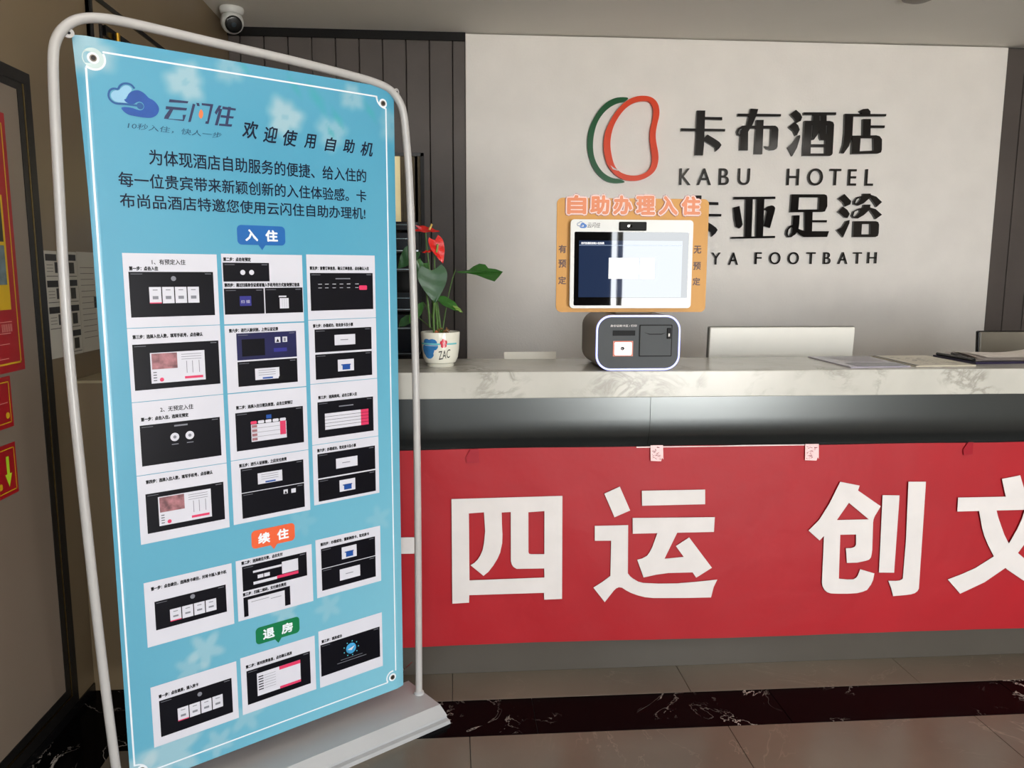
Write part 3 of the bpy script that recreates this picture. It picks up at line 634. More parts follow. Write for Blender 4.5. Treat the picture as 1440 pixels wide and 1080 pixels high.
# ------------------------------------------------------------------ potted anthurium
px, py = -.0425, 2.735
pot = thing('potted_anthurium', 'anthurium with two red flowers in a painted ceramic pot on the counter', 'plant', (px, py, CZ))
def rp(p): return (p[0]-px, p[1]-py, p[2]-CZ)
mt_cer = mat('cream_ceramic', (222, 220, 206), .18, var=.03); mt_cb = mat('blue_glaze', (52, 118, 176), .2, var=.15, vscale=40); mt_teal = mat('teal_glaze', (110, 190, 196), .2); mt_rg = mat('red_glaze', (196, 36, 60), .2)
H = .119
prof = [(.0, .0), (.046, 0.0), (.047, .006), (.044, .010), (.053, .014), (.060, .030), (.0645, .060), (.0665, .095), (.0675, H-.003), (.0665, H), (.0645, H-.001), (.063, H-.012), (.062, H-.02), (.0, H-.02)]
b = MB(rp); b.lathe(prof, mt_cer, 48, (px, py, CZ)); potm = b.build('pot', pot, smooth=True, label='cream ceramic pot with blue and red painting')
def potr(z):
    for (r0, h0), (r1, h1) in zip(prof[3:9], prof[4:9]):
        if h0 <= z <= h1: return r0+(r1-r0)*(z-h0)/(h1-h0)
    return .066
def wrap(p):      # local x along the pot's front, z height
    an = -PI/2 - .15 + p[0]/.066; r = potr(p[2]) + .0007 - p[1]
    return (r*math.cos(an), r*math.sin(an), p[2])
def blob(q, cx, cz, rx, rz, mt, n=14, lump=0.0, y=0.0):
    for k in range(1): 
        pts = [(cx+rx*math.cos(2*PI*i/n)*(1+lump*math.sin(3*2*PI*i/n)), cz+rz*math.sin(2*PI*i/n)*(1+lump*math.sin(3*2*PI*i/n))) for i in range(n)]
    q.add([(a, y, c) for a, c in pts] + [(cx, y, cz)], [(i, (i+1) % n, n) for i in range(n)], mt)
b = MB(wrap)
for cx, cz, rx, rz in ((-.040, .082, .016, .017), (-.018, .080, .018, .019), (-.028, .058, .017, .018), (-.052, .060, .012, .018), (-.010, .072, .013, .012), (-.034, .042, .020, .012)): blob(b, cx, cz, rx, rz, mt_cb, 14, .06)
b.quad(-.075, .075, .078, .0835, -.0002, mt_teal, 30); b.quad(-.05, .02, .0745, .076, -.0003, mt_cer, 16)
for k in range(5): blob(b, .022+.007*math.cos(k*1.257+.4), .083+.009*math.sin(k*1.257+.4), .006, .0075, mt_rg, 10, 0, -.0005)
b.build('pot_painting', pot, label='blue, teal and red glaze painting')
b = MB(wrap); b.text('ZAC', .004, .046, .026, .056, -.0008, mt_ink, .0, 0, 3, rise=.18); b.build('pot_lettering', pot, label='black handwritten letters')
b = MB(rp); b.lathe([(.0, .101), (.061, .100), (.061, .098), (0, .098)], mat('potting_soil', (58, 40, 28), .9, var=.4, vscale=60, bump=.6, bscale=90), 32, (px, py, CZ)); b.build('soil', pot)
mt_lf = mat('green_leaf', (46, 96, 34), .35, var=.22, vscale=14); mt_lf2 = mat('dark_green_leaf', (38, 76, 42), .4, var=.2, vscale=14); mt_lf3 = mat('light_green_leaf', (110, 140, 60), .4, var=.2, vscale=14)
mt_st = mat('green_stem', (72, 104, 44), .45, var=.15, vscale=30); mt_spa = mat('red_spathe', (200, 30, 26), .22, var=.15, vscale=18); mt_spx = mat('spadix', (200, 170, 90), .5)
def leaf(q, base, tip, wid, nrm, mt, droop=.01, heart=True, fold=.12, nu=12, nv=6, th=.0008):
    base = Vector(base); tip = Vector(tip); d = tip-base; L_ = d.length; d.normalize(); nrm = Vector(nrm); s = d.cross(nrm).normalized(); nn = s.cross(d).normalized()
    vs = []; fs = []
    for side in (0, 1):
        for i in range(nu+1):
            t = i/nu
            if heart: wv = wid*(math.sin(PI*min(1, (t*.92+.08))**.62)**.9 if t < 1 else 0)
            else: wv = wid*math.sin(PI*(t*.96+.04))**.8 if t < 1 else 0
            for j in range(nv+1):
                u = -1 + 2*j/nv
                back = -.16*L_*(abs(u)**1.5)*(1-t)*(1 if heart else 0)
                p = base + d*(t*L_+back) + s*(u*wv) + nn*(fold*abs(u)*wv - droop*t*t + .0015*math.sin(t*17+u*3)) - nn*th*side
                vs.append(tuple(p))
    N = (nu+1)*(nv+1)
    for i in range(nu):
        for j in range(nv):
            a = i*(nv+1)+j; fs.append((a, a+1, a+nv+2, a+nv+1)); fs.append((N+a, N+a+nv+1, N+a+nv+2, N+a+1))
    for i in range(nu):
        for j in (0, nv): a = i*(nv+1)+j; c_ = a+nv+1; fs.append((a, c_, N+c_, N+a))
    q.add(vs, fs, mt)
def bez(a, b_, c, n=10):
    a, b_, c = Vector(a), Vector(b_), Vector(c)
    return [tuple(a*(1-t)**2 + b_*2*t*(1-t) + c*t*t) for t in [i/n for i in range(n+1)]]
root = (px+.005, py, CZ+.10)
SP = [ # leaves: base, tip, width, normal, material, droop, heart
 ((-.068, 2.70, 1.395), (-.058, 2.685, 1.285), .050, (.05, -1, .35), mt_lf2, .0, True),
 ((.012, 2.72, 1.398), (.172, 2.705, 1.378), .034, (.1, -.75, .9), mt_lf, -.006, True),
 ((-.060, 2.72, 1.31), (.028, 2.67, 1.262), .020, (.1, -.7, .8), mt_lf, .006, False),
 ((-.130, 2.74, 1.46), (-.185, 2.74, 1.40), .030, (0, -1, .4), mt_lf2, .0, True),
 ((-.098, 2.76, 1.42), (-.125, 2.76, 1.36), .026, (.1, -1, .3), mt_lf, .0, True),
 ((-.130, 2.78, 1.24), (-.185, 2.74, 1.205), .022, (0, -.6, .9), mt_lf2, .004, False),
 ((-.100, 2.76, 1.285), (-.150, 2.74, 1.215), .018, (0, -1, .5), mt_lf, .004, False),
]
for k, (ba, ti, wd, nm, mt, dr, he) in enumerate(SP):
    q = MB(rp)
    if k != 1: leaf(q, ba, ti, wd, nm, mt, dr, he)
    if k == 1:
        L2 = [(.012, 1.391), (.035, 1.394), (.058, 1.397), (.075, 1.410), (.095, 1.419), (.115, 1.416), (.125, 1.403), (.150, 1.400), (.174, 1.391), (.160, 1.375), (.143, 1.358), (.118, 1.366), (.085, 1.379), (.05, 1.386), (.025, 1.386)]
        q.f = lambda p: rp((p[0], 2.70+p[1]+(p[2]-1.36)*1.3+.02*math.sin(p[0]*30), p[2])); q.flat([L2], 0, mt_lf, .0012)
    if k == 2:
        leaf(q, (.002, 2.683, 1.277), (.034, 2.663, 1.256), .007, nm, mt_lf3, .002, False)
    lf = q.build('leaf', pot, smooth=True)
    q = MB(rp); mid = ((root[0]*.7+ba[0]*.3), py-.01, (root[2]*.5+ba[2]*.5)-.01)
    if k == 1: mid = (-.015, 2.725, 1.33)
    q.tube(bez(root, mid, ba), [.0024-.0001*i for i in range(11)], mt_st, 8); q.build('stem', pot, smooth=True)
for pts, r in (((( -.078, 2.72, 1.20), (-.082, 2.72, 1.30), (-.094, 2.71, 1.36)), .0035), (((-.062, 2.71, 1.17), (-.07, 2.71, 1.25), (-.055, 2.70, 1.33)), .004), (((-.052, 2.72, 1.17), (-.05, 2.72, 1.23), (-.062, 2.70, 1.31)), .0035)):
    q = MB(rp); q.tube(bez(*pts), r, mt_st, 8); q.build('stem', pot, smooth=True)
# flowers
q = MB(rp); leaf(q, (-.112, 2.70, 1.532), (-.042, 2.69, 1.521), .027, (0, -.45, 1), mt_spa, -.004, True, .10); leaf(q, (-.098, 2.70, 1.528), (-.120, 2.695, 1.545), .006, (0, -.6, 1), mat('pink_spathe_tip', (200, 90, 100), .3), 0, False)
f1 = q.build('flower', pot, smooth=True, label='upper red flower facing up')
q = MB(rp); q.tube([(-.075, 2.695, 1.530), (-.066, 2.69, 1.548)], .0035, mt_spx, 10); q.build('spadix', f1, smooth=True)
q = MB(rp); leaf(q, (-.058, 2.70, 1.496), (-.030, 2.69, 1.418), .026, (.35, -1, .1), mt_spa, 0, True, .2)
leaf(q, (-.058, 2.70, 1.462), (-.100, 2.70, 1.455), .010, (0, -.5, 1), mt_spa, 0, False)
f2 = q.build('flower', pot, smooth=True, label='lower red flower facing sideways')
q = MB(rp); q.tube([(-.052, 2.69, 1.455), (-.047, 2.685, 1.482)], .003, mt_lf3, 10); q.build('spadix', f2, smooth=True)
for a, c in (((-.088, 2.70, 1.524), (-.080, 2.715, 1.38)), ((-.058, 2.705, 1.462), (-.064, 2.715, 1.33))):
    q = MB(rp); q.tube(bez(root, (c[0], c[1], c[2]), a), .0024, mt_st, 8); q.build('flower_stem', pot, smooth=True)
q = MB(rp)
for k in range(16):
    a = R_.random()*2*PI; q.tube(bez((-.040+.012*math.cos(a), py-.01+.012*math.sin(a), CZ+.10), (-.036+.02*math.cos(a), py-.01+.02*math.sin(a), CZ+.12+.02*R_.random()), (-.030+.022*math.cos(a+.6), py-.012+.02*math.sin(a+.6), CZ+.10+.035*R_.random()), 6), .0022, mat('brown_root', (120, 84, 46), .8, var=.3, vscale=60), 6)
q.lathe([(0, -.004), (.008, 0), (.009, .012), (.006, .022), (0, .026)], mat('orange_stub', (176, 100, 60), .6), 12, (-.056, py-.025, CZ+.10))
q.build('root_clump', pot, smooth=True, label='brown root clump at the stem base')

# ------------------------------------------------------------------ black rack with stacked units behind the counter
mt_sil = mat('silver_edge', (200, 205, 208), .2, 1.0, var=.03); mt_unit = mat('equipment_black', (14, 17, 24), .2, var=.1)
rx0, rx1, ry0, ry1 = -.95, -.172, 4.12, 4.50
rack = thing('equipment_rack', 'black metal rack behind the counter, half hidden by the poster', 'rack', (-.56, 4.31, 0))
def rr_(p): return (p[0]+.56, p[1]-4.31, p[2])
for x in (rx0, rx1-.02):
    for y in (ry0, ry1-.02): q = MB(rr_); q.box(x, x+.02, y, y+.02, 0, 1.60, mt_blackm); q.build('post', rack)
q = MB(rr_); q.box(rx0+.02, rx1-.02, ry1-.004, ry1, 0, 1.60, mt_blackm); q.build('back_panel', rack)
for z in (1.50, 1.405, 1.20, .97, .72, .45, .12):
    q = MB(rr_); q.box(rx0, rx1, ry0+.001, ry1-.001, z-.012, z, mt_blackm); q.box(rx0, rx1, ry0-.003, ry0+.001, z-.005, z+.001, mt_sil); q.build('shelf', rack)
zz = [(1.60, 'closed black unit on top of the rack'), (1.501, 'black unit on the highest rack shelf'), (1.201, 'tall black unit under the middle rack shelves'), (.971, 'big black unit level with the counter top')]
for (z, lab), (h, gap) in zip(zz, ((.045, 0), (.09, 0), (.085, 0), (.20, 0))):
    q = MB(); q.bbox(rx0+.03, rx1-.022 if z < 1.59 else rx1, ry0+.01, ry1-.03, z, z+h, mt_unit, .004, 2)
    q.box(rx0+.05, rx1-.04, ry0+.007, ry0+.0105, z+h*.62, z+h*.66, mt_sil)
    q.build('equipment_unit', loc=(-.56, 4.3, z), label=lab, cat='electronics')

# ------------------------------------------------------------------ monitors and small things
def monitor(name, label, x0, x1, y, z0, z1, zd, mback, medge, lean):
    cx = (x0+x1)/2
    o = thing(name, label, 'monitor', (cx, y, zd))
    def f(p): return (p[0]-cx, p[1]+(p[2]-z1)*lean-y, p[2]-zd)
    q = MB(f); q.bbox(x0, x1, y, y+.022, z0, z1, medge, .006, 2); q.build('bezel', o)
    q = MB(f); q.bbox(x0+.004, x1-.004, y-.006, y+.006, z0+.004, z1-.004, mback, .004, 2); q.build('back_cover', o)
    q = MB(lambda p: (p[0]-cx, p[1]-y, p[2]-zd))
    q.bbox(cx-.03, cx+.03, y+.0, y+.03, zd+.01, (z0+z1)/2-.02, medge, .004, 1); q.bbox(cx-.12, cx+.12, y-.07, y+.11, zd, zd+.012, medge, .004, 1)
    q.build('stand', o)
monitor('computer_monitor', 'back of a white flat monitor on the inner desk, right of the kiosk', 1.047, 1.670, 3.15, .80, 1.172, .74, mat('white_monitor_back', (226, 224, 216), .35, var=.02), mat('grey_monitor_edge', (120, 118, 110), .4), -.05)
monitor('computer_monitor', 'back of a dark grey monitor at the right edge behind the clipboard', 2.243, 2.86, 3.20, .78, 1.1465, .74, mat('grey_monitor_back', (112, 106, 94), .3, var=.05), mt_black, .08)
b = MB(); 
b.box(.192, .388, 2.930, 2.932, CZ, CZ+.027, mt_paper); b.box(.192, .388, 2.932, 2.95, CZ, CZ+.002, mt_paper)
b.build('card_holder', loc=(.29, 2.93, CZ), label='low white folded card near the rear edge of the counter', cat='card')
mt_ph = mat('lavender_placard', (176, 170, 184), .25, var=.06); mt_gph = mat('grey_placard_band', (120, 122, 134), .3)
def placard(label, pts, mt, fn):
    n = len(pts); cx = sum(p[0] for p in pts)/n; cy = sum(p[1] for p in pts)/n
    q = MB(lambda p: (p[0], p[1], p[2]))
    z0, z1 = CZ+.0002, CZ+.004
    q.add([(a, c, z0) for a, c in pts]+[(a, c, z1) for a, c in pts], [tuple(range(n-1, -1, -1)), tuple(range(n, 2*n))]+[(i, (i+1) % n, n+(i+1) % n, n+i) for i in range(n)], mt)
    fn(q, z1)
    q.build('placard', loc=(cx, cy, CZ), label=label, cat='placard')
def p1(q, z):
    q.add([(1.40, 2.60, z+.0004), (1.585, 2.61, z+.0004), (1.60, 2.72, z+.0004), (1.40, 2.71, z+.0004)], [(0, 1, 2, 3)], mt_gph)
    for k in range(6): q.add([(1.42, 2.76+k*.028, z+.0004), (1.58, 2.765+k*.028, z+.0004), (1.58, 2.77+k*.028, z+.0004), (1.42, 2.765+k*.028, z+.0004)], [(0, 1, 2, 3)], mt_inkg)
placard('lavender-grey flat placard lying left of the cream one', [(1.365, 2.59), (1.588, 2.605), (1.612, 2.94), (1.37, 2.93)], mt_ph, p1)
def p2(q, z):
    q.add([(1.613, 2.612, z+.0004), (1.626, 2.612, z+.0004), (1.648, 2.95, z+.0004), (1.635, 2.95, z+.0004)], [(0, 1, 2, 3)], mt_ink)
    for k in range(60):
        a = 1.665+R_.random()*.14; c = 2.66+R_.random()*.22; l = .006+R_.random()*.014; 
        q.add([(a, c, z+.0004), (a+l, c, z+.0004), (a+l, c+.004, z+.0004), (a, c+.004, z+.0004)], [(0, 1, 2, 3)], mt_inkg)
placard('cream flat placard with a dark left edge and speckled print', [(1.612, 2.61), (1.838, 2.62), (1.86, 2.95), (1.634, 2.95)], mat('cream_placard', (214, 206, 186), .35), p2)
cb = thing('clipboard', 'dark clipboard loaded with rumpled papers on the right of the counter', 'clipboard', (2.1, 2.82, CZ))
def rcb(p): return (p[0]-2.1, p[1]-2.82, p[2]-CZ)
b = MB(rcb); P4 = [(1.875, 2.675), (2.36, 2.70), (2.40, 2.94), (1.875, 2.93)]
b.add([(a, c, CZ+.0005) for a, c in P4]+[(a, c, CZ+.008) for a, c in P4], [(3, 2, 1, 0), (4, 5, 6, 7)]+[(i, (i+1) % 4, 4+(i+1) % 4, 4+i) for i in range(4)], mat('navy_board', (40, 34, 62), .3))
b.build('board', cb)
b = MB(rcb); b.tube([(1.885, 2.70, CZ+.013), (1.885, 2.92, CZ+.013)], .006, mt_black, 10); b.tube([(1.90, 2.76, CZ+.014), (1.905, 2.86, CZ+.02)], .005, mt_black, 10); b.build('clip', cb, smooth=True)
mt_pp = mat('worn_paper', (240, 232, 226), .6, var=.05, vscale=10)
for k in range(5):
    q = MB(rcb); nx, ny = 26, 10; vs = []; fs = []
    for j in range(ny+1):
        for i in range(nx+1):
            s_, t_ = i/nx, j/ny
            x = 1.90+.47*s_+.004*k+.03*t_*s_; y = 2.705+.23*t_-.008*k+.006*s_
            h = .009+.0035*k + .006*math.sin(s_*5+k)*s_*t_ + .004*math.sin(t_*4+k*1.7) + .030*math.exp(-((s_-.62)/.10)**2-((t_-.35)/.5)**2)*(k >= 3) + .008*math.exp(-(s_/.07)**2)*t_*(k > 2)
            vs.append((x, y, CZ+max(.0085+.0008*k, h)))
    for j in range(ny):
        for i in range(nx): fs.append((j*(nx+1)+i, j*(nx+1)+i+1, (j+1)*(nx+1)+i+1, (j+1)*(nx+1)+i))
    q.add(vs, fs, mt_pp); q.build('sheet', cb, smooth=True)

# ------------------------------------------------------------------ ceiling: turret camera and detector
cmx, cmy = -1.095, 4.27
camt = thing('security_camera', 'white turret security camera with a black eye on the ceiling corner', 'camera', (cmx, cmy, ZC))
def rcm(p): return (p[0]-cmx, p[1]-cmy, p[2]-ZC)
b = MB(rcm); b.lathe([(0, 0), (.058, -.0005), (.060, -.01), (.056, -.026), (.050, -.032), (0, -.032)][::-1], mt_wp, 32, (cmx, cmy, ZC)); b.build('mount', camt, smooth=True)
def ball(q, c, r, mt, n=20, a0=-90, a1=90, axis=None):
    prof = [(max(0, r*math.cos(math.radians(a0+(a1-a0)*i/n))), r*math.sin(math.radians(a0+(a1-a0)*i/n))) for i in range(n+1)]
    q.lathe(prof, mt, 28, c)
q = MB(rcm); ball(q, (cmx, cmy, ZC-.068), .056, mt_wp, 16); q.build('housing', camt, smooth=True)
dv = Vector((.35, -.80, -.42)).normalized(); cc = Vector((cmx, cmy, ZC-.068))
rotm = Vector((0, 0, 1)).rotation_difference(dv).to_matrix()
q = MB(lambda p: rcm(tuple(cc + rotm @ Vector(p)))); q.lathe([(.040, .032), (.041, .050), (.037, .054), (.030, .055), (0, .0555)], mt_black, 28); q.lathe([(.012, .0555), (.012, .058), (0, .059)], mat('lens_glass', (50, 60, 66), .1), 20); q.build('lens', camt, smooth=True)
dtx, dty = 2.225, 3.80
det = thing('ceiling_detector', 'small grey disc detector with a green edge on the ceiling', 'detector', (dtx, dty, ZC))
b = MB(lambda p: (p[0]-dtx, p[1]-dty, p[2]-ZC)); b.lathe([(0, -.03), (.045, -.028), (.075, -.016), (.082, 0), (0, 0)], mat('grey_plastic', (140, 130, 118), .5), 28, (dtx, dty, ZC)); b.build('housing', det, smooth=True)
b = MB(lambda p: (p[0]-dtx, p[1]-dty, p[2]-ZC)); b.bbox(dtx+.04, dtx+.11, dty-.03, dty+.02, ZC-.014, ZC, mat('green_plastic', (60, 140, 100), .4), .004, 2); b.build('indicator', det, label='green indicator')

# ------------------------------------------------------------------ poster display stand
AZ, PZ = 0.61129284, 0.09877652
P0 = Vector((-0.15952196, 2.33575707, 0)); AX = Vector((math.cos(AZ), math.sin(AZ), 0))
SO = P0 - AX*.4
stand = thing('poster_stand', 'large blue instruction poster in a grey tube frame on a plastic base', 'display stand', tuple(SO), AZ)
TI = -0.0028
def uvw(p):          # (u from the left edge, depth towards viewer negative, v from the bottom edge)
    u, d, v = p
    y = TI*v + d
    if u > .77: y += .010*((u-.77)/.03)**1.5*.7
    if u < .012: y += .006*((.012-u)/.012)
    return (u-.4, y, v+PZ)
# frame tube
FR = [(-.020, -.045), (-.030, .10), (-.044, .42), (-.056, .807), (-.062, 1.061), (-.062, 1.221), (-.057, 1.493), (-.054, 1.643), (-.050, 1.74), (-.042, 1.782), (-.024, 1.812), (.004, 1.834), (.045, 1.845), (.11, 1.847), (.295, 1.838), (.50, 1.829), (.676, 1.817), (.745, 1.809), (.786, 1.797), (.812, 1.775), (.828, 1.742), (.836, 1.68), (.845, 1.56), (.853, 1.30), (.858, 1.04), (.860, .70), (.858, .30), (.855, -.047)]
def cr(P, n=5):
    out = []
    for i in range(len(P)-1):
        p0, p1, p2, p3 = P[max(0, i-1)], P[i], P[i+1], P[min(len(P)-1, i+2)]
        for k in range(n):
            t = k/n
            out.append(tuple(.5*((2*p1[a]) + (-p0[a]+p2[a])*t + (2*p0[a]-5*p1[a]+4*p2[a]-p3[a])*t*t + (-p0[a]+3*p1[a]-3*p2[a]+p3[a])*t**3) for a in range(2)))
    return out + [P[-1]]
b = MB(); b.tube([(u-.4, TI*v+.004, v+PZ) for u, v in cr(FR)], .0112, mt_tube, 14); b.build('frame', stand, smooth=True, label='light grey bent tube frame')
# base
prof = [(-.130, 0), (-.130, .013), (-.116, .015), (-.116, .023), (-.122, .026), (-.092, .052), (.092, .052), (.122, .026), (.116, .023), (.116, .015), (.130, .013), (.130, 0)]
b = MB(); secs = [(-.487, 0.0), (.475, 0.0)]
vs = []; n_ = len(prof)
for x_, s_ in ((-.485, 1), (.485, 1)):
    for y, z in prof:
        sh = .014*(z/.052)*(-1 if x_ > 0 else 1)
        vs.append((x_+sh, y, z))
fs = [(i, i+1, n_+i+1, n_+i) for i in range(n_-1)] + [(n_-1, 0, n_, 2*n_-1)]
fs = [tuple(reversed(f)) for f in fs] + [tuple(range(n_)), tuple(range(2*n_-1, n_-1, -1))]
b.add(vs, fs, mt_base); b.build('base', stand, label='grey moulded plastic base')
for x_ in (-.41, .455):
    b = MB(); b.lathe([(.017, 0), (.016, .006), (.0115, .010)], mt_base, 20, (x_ if x_ > 0 else -.42, .004, .052)); b.build('socket', stand, smooth=True)

# printed sheet: fine grid with the printed background colours and the painted sheen
import colorsys
sheet_mat = bpy.data.materials.new('printed_vinyl'); sheet_mat.use_nodes = True
nt = sheet_mat.node_tree; bs = nt.nodes['Principled BSDF']; bs.inputs['Roughness'].default_value = .3
at = nt.nodes.new('ShaderNodeAttribute'); at.attribute_name = 'print'
nzn = nt.nodes.new('ShaderNodeTexNoise'); nzn.inputs['Scale'].default_value = 5; tc = nt.nodes.new('ShaderNodeTexCoord'); nt.links.new(tc.outputs['Object'], nzn.inputs['Vector'])
bpn = nt.nodes.new('ShaderNodeBump'); bpn.inputs['Strength'].default_value = .12; bpn.inputs['Distance'].default_value = .01
nt.links.new(nzn.outputs['Fac'], bpn.inputs['Height']); nt.links.new(bpn.outputs['Normal'], bs.inputs['Normal']); nt.links.new(at.outputs['Color'], bs.inputs['Base Color'])
NU, NV = 132, 300
def edgeL(v): return -.011*max(0, (v-1.35)/.45)**1.6 + .002
vs = []; fs = []; cols = []
FLW = [(.225, 1.735, .052, .8), (.47, 1.685, .055, .85), (.665, 1.76, .04, .6), (.60, 1.66, .05, .55), (.02, 1.77, .06, .75), (.33, 1.78, .04, .5), (.79, 1.70, .05, .45),
       (.10, .06, .10, .75), (.03, .03, .07, .8), (.22, .04, .05, .5), (.20, .31, .06, .65), (.16, .27, .05, .5), (.42, .355, .05, .55), (.55, .33, .05, .35), (.30, .09, .06, .45), (.72, .56, .05, .25), (.48, .60, .05, .2)]
def bgcol(u, v):
    # cyan-blue print; the sheen paling it low down and right is painted in
    a = .5+.5*math.sin(u*9+v*2.2)*math.sin(v*3.1+u*2)
    base = Vector((70, 150, 181)) * (1-.5*a) + Vector((98, 166, 191)) * (.5*a)
    t = max(0, min(1, (v-.2)/1.4)); base = base*(t) + (Vector((92, 162, 188))*(1-u) + Vector((128, 188, 206))*u)*(1-t)
    for fu, fv, r, s in FLW:
        dx, dv_ = u-fu, v-fv; d = math.hypot(dx, dv_)
        if d < r*1.5:
            an = math.atan2(dv_, dx); rad = r*((.90+.10*math.cos(3*an+fu*40)+.06*math.sin(7*an)) if v > 1 else (.78+.22*math.cos(5*an+fu*40)))
            k = max(0, min(1, (rad*(1.15 if v > 1 else 1)-d)/(r*(.5 if v > 1 else .28))))*s*(.8 if v > 1 else .7)
            if d < r*.16 and v > 1: k *= .75
            base = base*(1-k) + Vector((186, 200, 204))*k
    for fu, fv, r in ((.56, 1.745, .045), (.62, 1.70, .03), (.72, 1.73, .03), (.50, 1.765, .03), (.60, 1.66, .02), (.37, 1.79, .02)):
        d = abs((u-fu)+(v-fv)*.6)*1.6 + abs(v-fv)*.7
        k = max(0, min(1, (r-d)/r))*.75; base = base*(1-k) + Vector((56, 160, 168))*k
    return base
for j in range(NV+1):
    v = 1.802*j/NV
    for i in range(NU+1):
        s_ = i/NU; u = edgeL(v)*(1-s_) + .800*s_; vs.append((u, .0006, v))
for j in range(NV):
    for i in range(NU): fs.append((j*(NU+1)+i, j*(NU+1)+i+1, (j+1)*(NU+1)+i+1, (j+1)*(NU+1)+i))
b = MB(uvw); b.add(vs, fs, sheet_mat); sheet = b.build('poster_sheet', stand, smooth=True, label='glossy blue printed vinyl sheet')
att = sheet.data.color_attributes.new('print', 'FLOAT_COLOR', 'POINT')
flat_ = []
for (u, d, v) in vs: flat_.extend(lin(bgcol(u, v)))
att.data.foreach_set('color', flat_)

mt_pw = mat('poster_white_ink', (226, 232, 238), .33, var=.02); mt_card = mat('poster_card_ink', (208, 208, 218), .36, var=.02)
mt_scr = mat('poster_screen_ink', (9, 9, 18), .3, spec=.25, var=.25, vscale=6); mt_scr2 = mat('poster_blue_ink', (22, 24, 74), .3, var=.2, vscale=10)
mt_pt = mat('poster_text_ink', (10, 20, 46), .35, spec=.25, var=0.0); mt_bk = mat('poster_black_ink', (10, 10, 14), .35, spec=.25, var=0.0)
mt_rd = mat('poster_pink_ink', (214, 52, 96), .35, var=.05); mt_gl = mat('poster_grey_ink', (124, 126, 136), .35, var=0.0); mt_bl = mat('poster_logo_blue', (22, 76, 156), .33, var=.15, vscale=20)
mt_photo = mat('poster_photo_ink', (150, 100, 106), .35, var=.55, vscale=60)
# white border line with notched corners round the eyelets
b = MB(uvw)
def line(pts, w=.004, y=-.0002, mt=mt_pw):
    for (a0, c0), (a1, c1) in zip(pts[:-1], pts[1:]):
        n = max(1, int(math.hypot(a1-a0, c1-c0)/.03)); d = Vector((a1-a0, c1-c0)).normalized(); s = Vector((-d.y, d.x))*w/2
        P = [Vector((a0+(a1-a0)*i/n, c0+(c1-c0)*i/n)) for i in range(n+1)]
        vs_ = []; 
        for p in P: vs_ += [(p.x-s.x, y, p.y-s.y), (p.x+s.x, y, p.y+s.y)]
        b.add(vs_, [(2*i, 2*i+2, 2*i+3, 2*i+1) for i in range(n)], mt)
EY = [(.028, 1.757), (.760, 1.757), (.757, .044), (.028, .044)]
def arc(cx, cz, r, a0, a1, n=8): return [(cx+r*math.cos(math.radians(a0+(a1-a0)*i/n)), cz+r*math.sin(math.radians(a0+(a1-a0)*i/n))) for i in range(n+1)]
line([(.048, 1.773), (.742, 1.773)]); line(arc(.768, 1.773, .028, 180, 270), .005); line([(.769, 1.745), (.769, .062)]); line(arc(.757, .044, .020, 80, 215), .005)
line([(.741, .032), (.048, .032)]); line(arc(.013, .032, .030, 0, 90)); line([(.0125, .06), (.0125, 1.735)]); line(arc(.028, 1.757, .024, -130, 30), .005)
b.build('border_line', sheet, label='thin white border line')
b = MB(uvw); b.flat([arc(.028, 1.757, .022, 0, 345, 23)], -.0003, mat('clear_patch', (196, 214, 214), .2)); b.build('clear_patch', sheet)
for cu, cv in EY: b = MB(uvw); b.flat([arc(cu, cv, .0125, 0, 345, 23)], -.0005, mt_pw) ; b.flat([arc(cu, cv, .0062, 0, 345, 23)], -.0007, mat('eyelet_hole', (40, 34, 30), .5)); b.build('eyelet_patch', sheet)
for cu, cv in EY:
    q = MB(uvw); q.tube([(cu+.0062*math.cos(t*PI/8), -.0015, cv+.0062*math.sin(t*PI/8)) for t in range(16)], .0014, mt_steel, 6, closed=True); q.build('eyelet', stand, smooth=True)
# hooks and springs that tie the sheet to the frame
def coil(q, p0, p1, r, turns, w):
    p0, p1 = Vector(p0), Vector(p1); d = (p1-p0); L_ = d.length; d.normalize(); a = d.cross(Vector((0, 1, 0))).normalized(); c = a.cross(d)
    n = int(turns*10); q.tube([tuple(p0+d*L_*i/n + (a*math.cos(i*2*PI/10)+c*math.sin(i*2*PI/10))*r) for i in range(n+1)], w, mt_steel, 6)
for (cu, cv), (tu, tv) in zip(EY, ((-.016, 1.809), (.793, 1.803), (.853, .047), (-.028, .044))):
    q = MB(uvw); coil(q, (cu, .006, cv), (tu*.6+cu*.4, .006, tv*.6+cv*.4), .004, 6, .0011); q.tube([(tu*.6+cu*.4, .006, tv*.6+cv*.4), (tu, .006, tv)], .0015, mt_steel, 6); q.build('spring', stand, smooth=True)
for tu, tv in ((-.020, 1.806), (.800, 1.797)):
    q = MB(uvw); q.lathe([(.010, 0), (.010, .006), (.004, .0065), (0, .006)], mt_tube, 16, (tu+.004, -.006, tv-.004), 'y'); q.lathe([(.003, .0066), (.003, .0075), (0, .0075)], mt_bk, 10, (tu+.004, -.006, tv-.004), 'y'); q.build('frame_tab', stand, smooth=True)
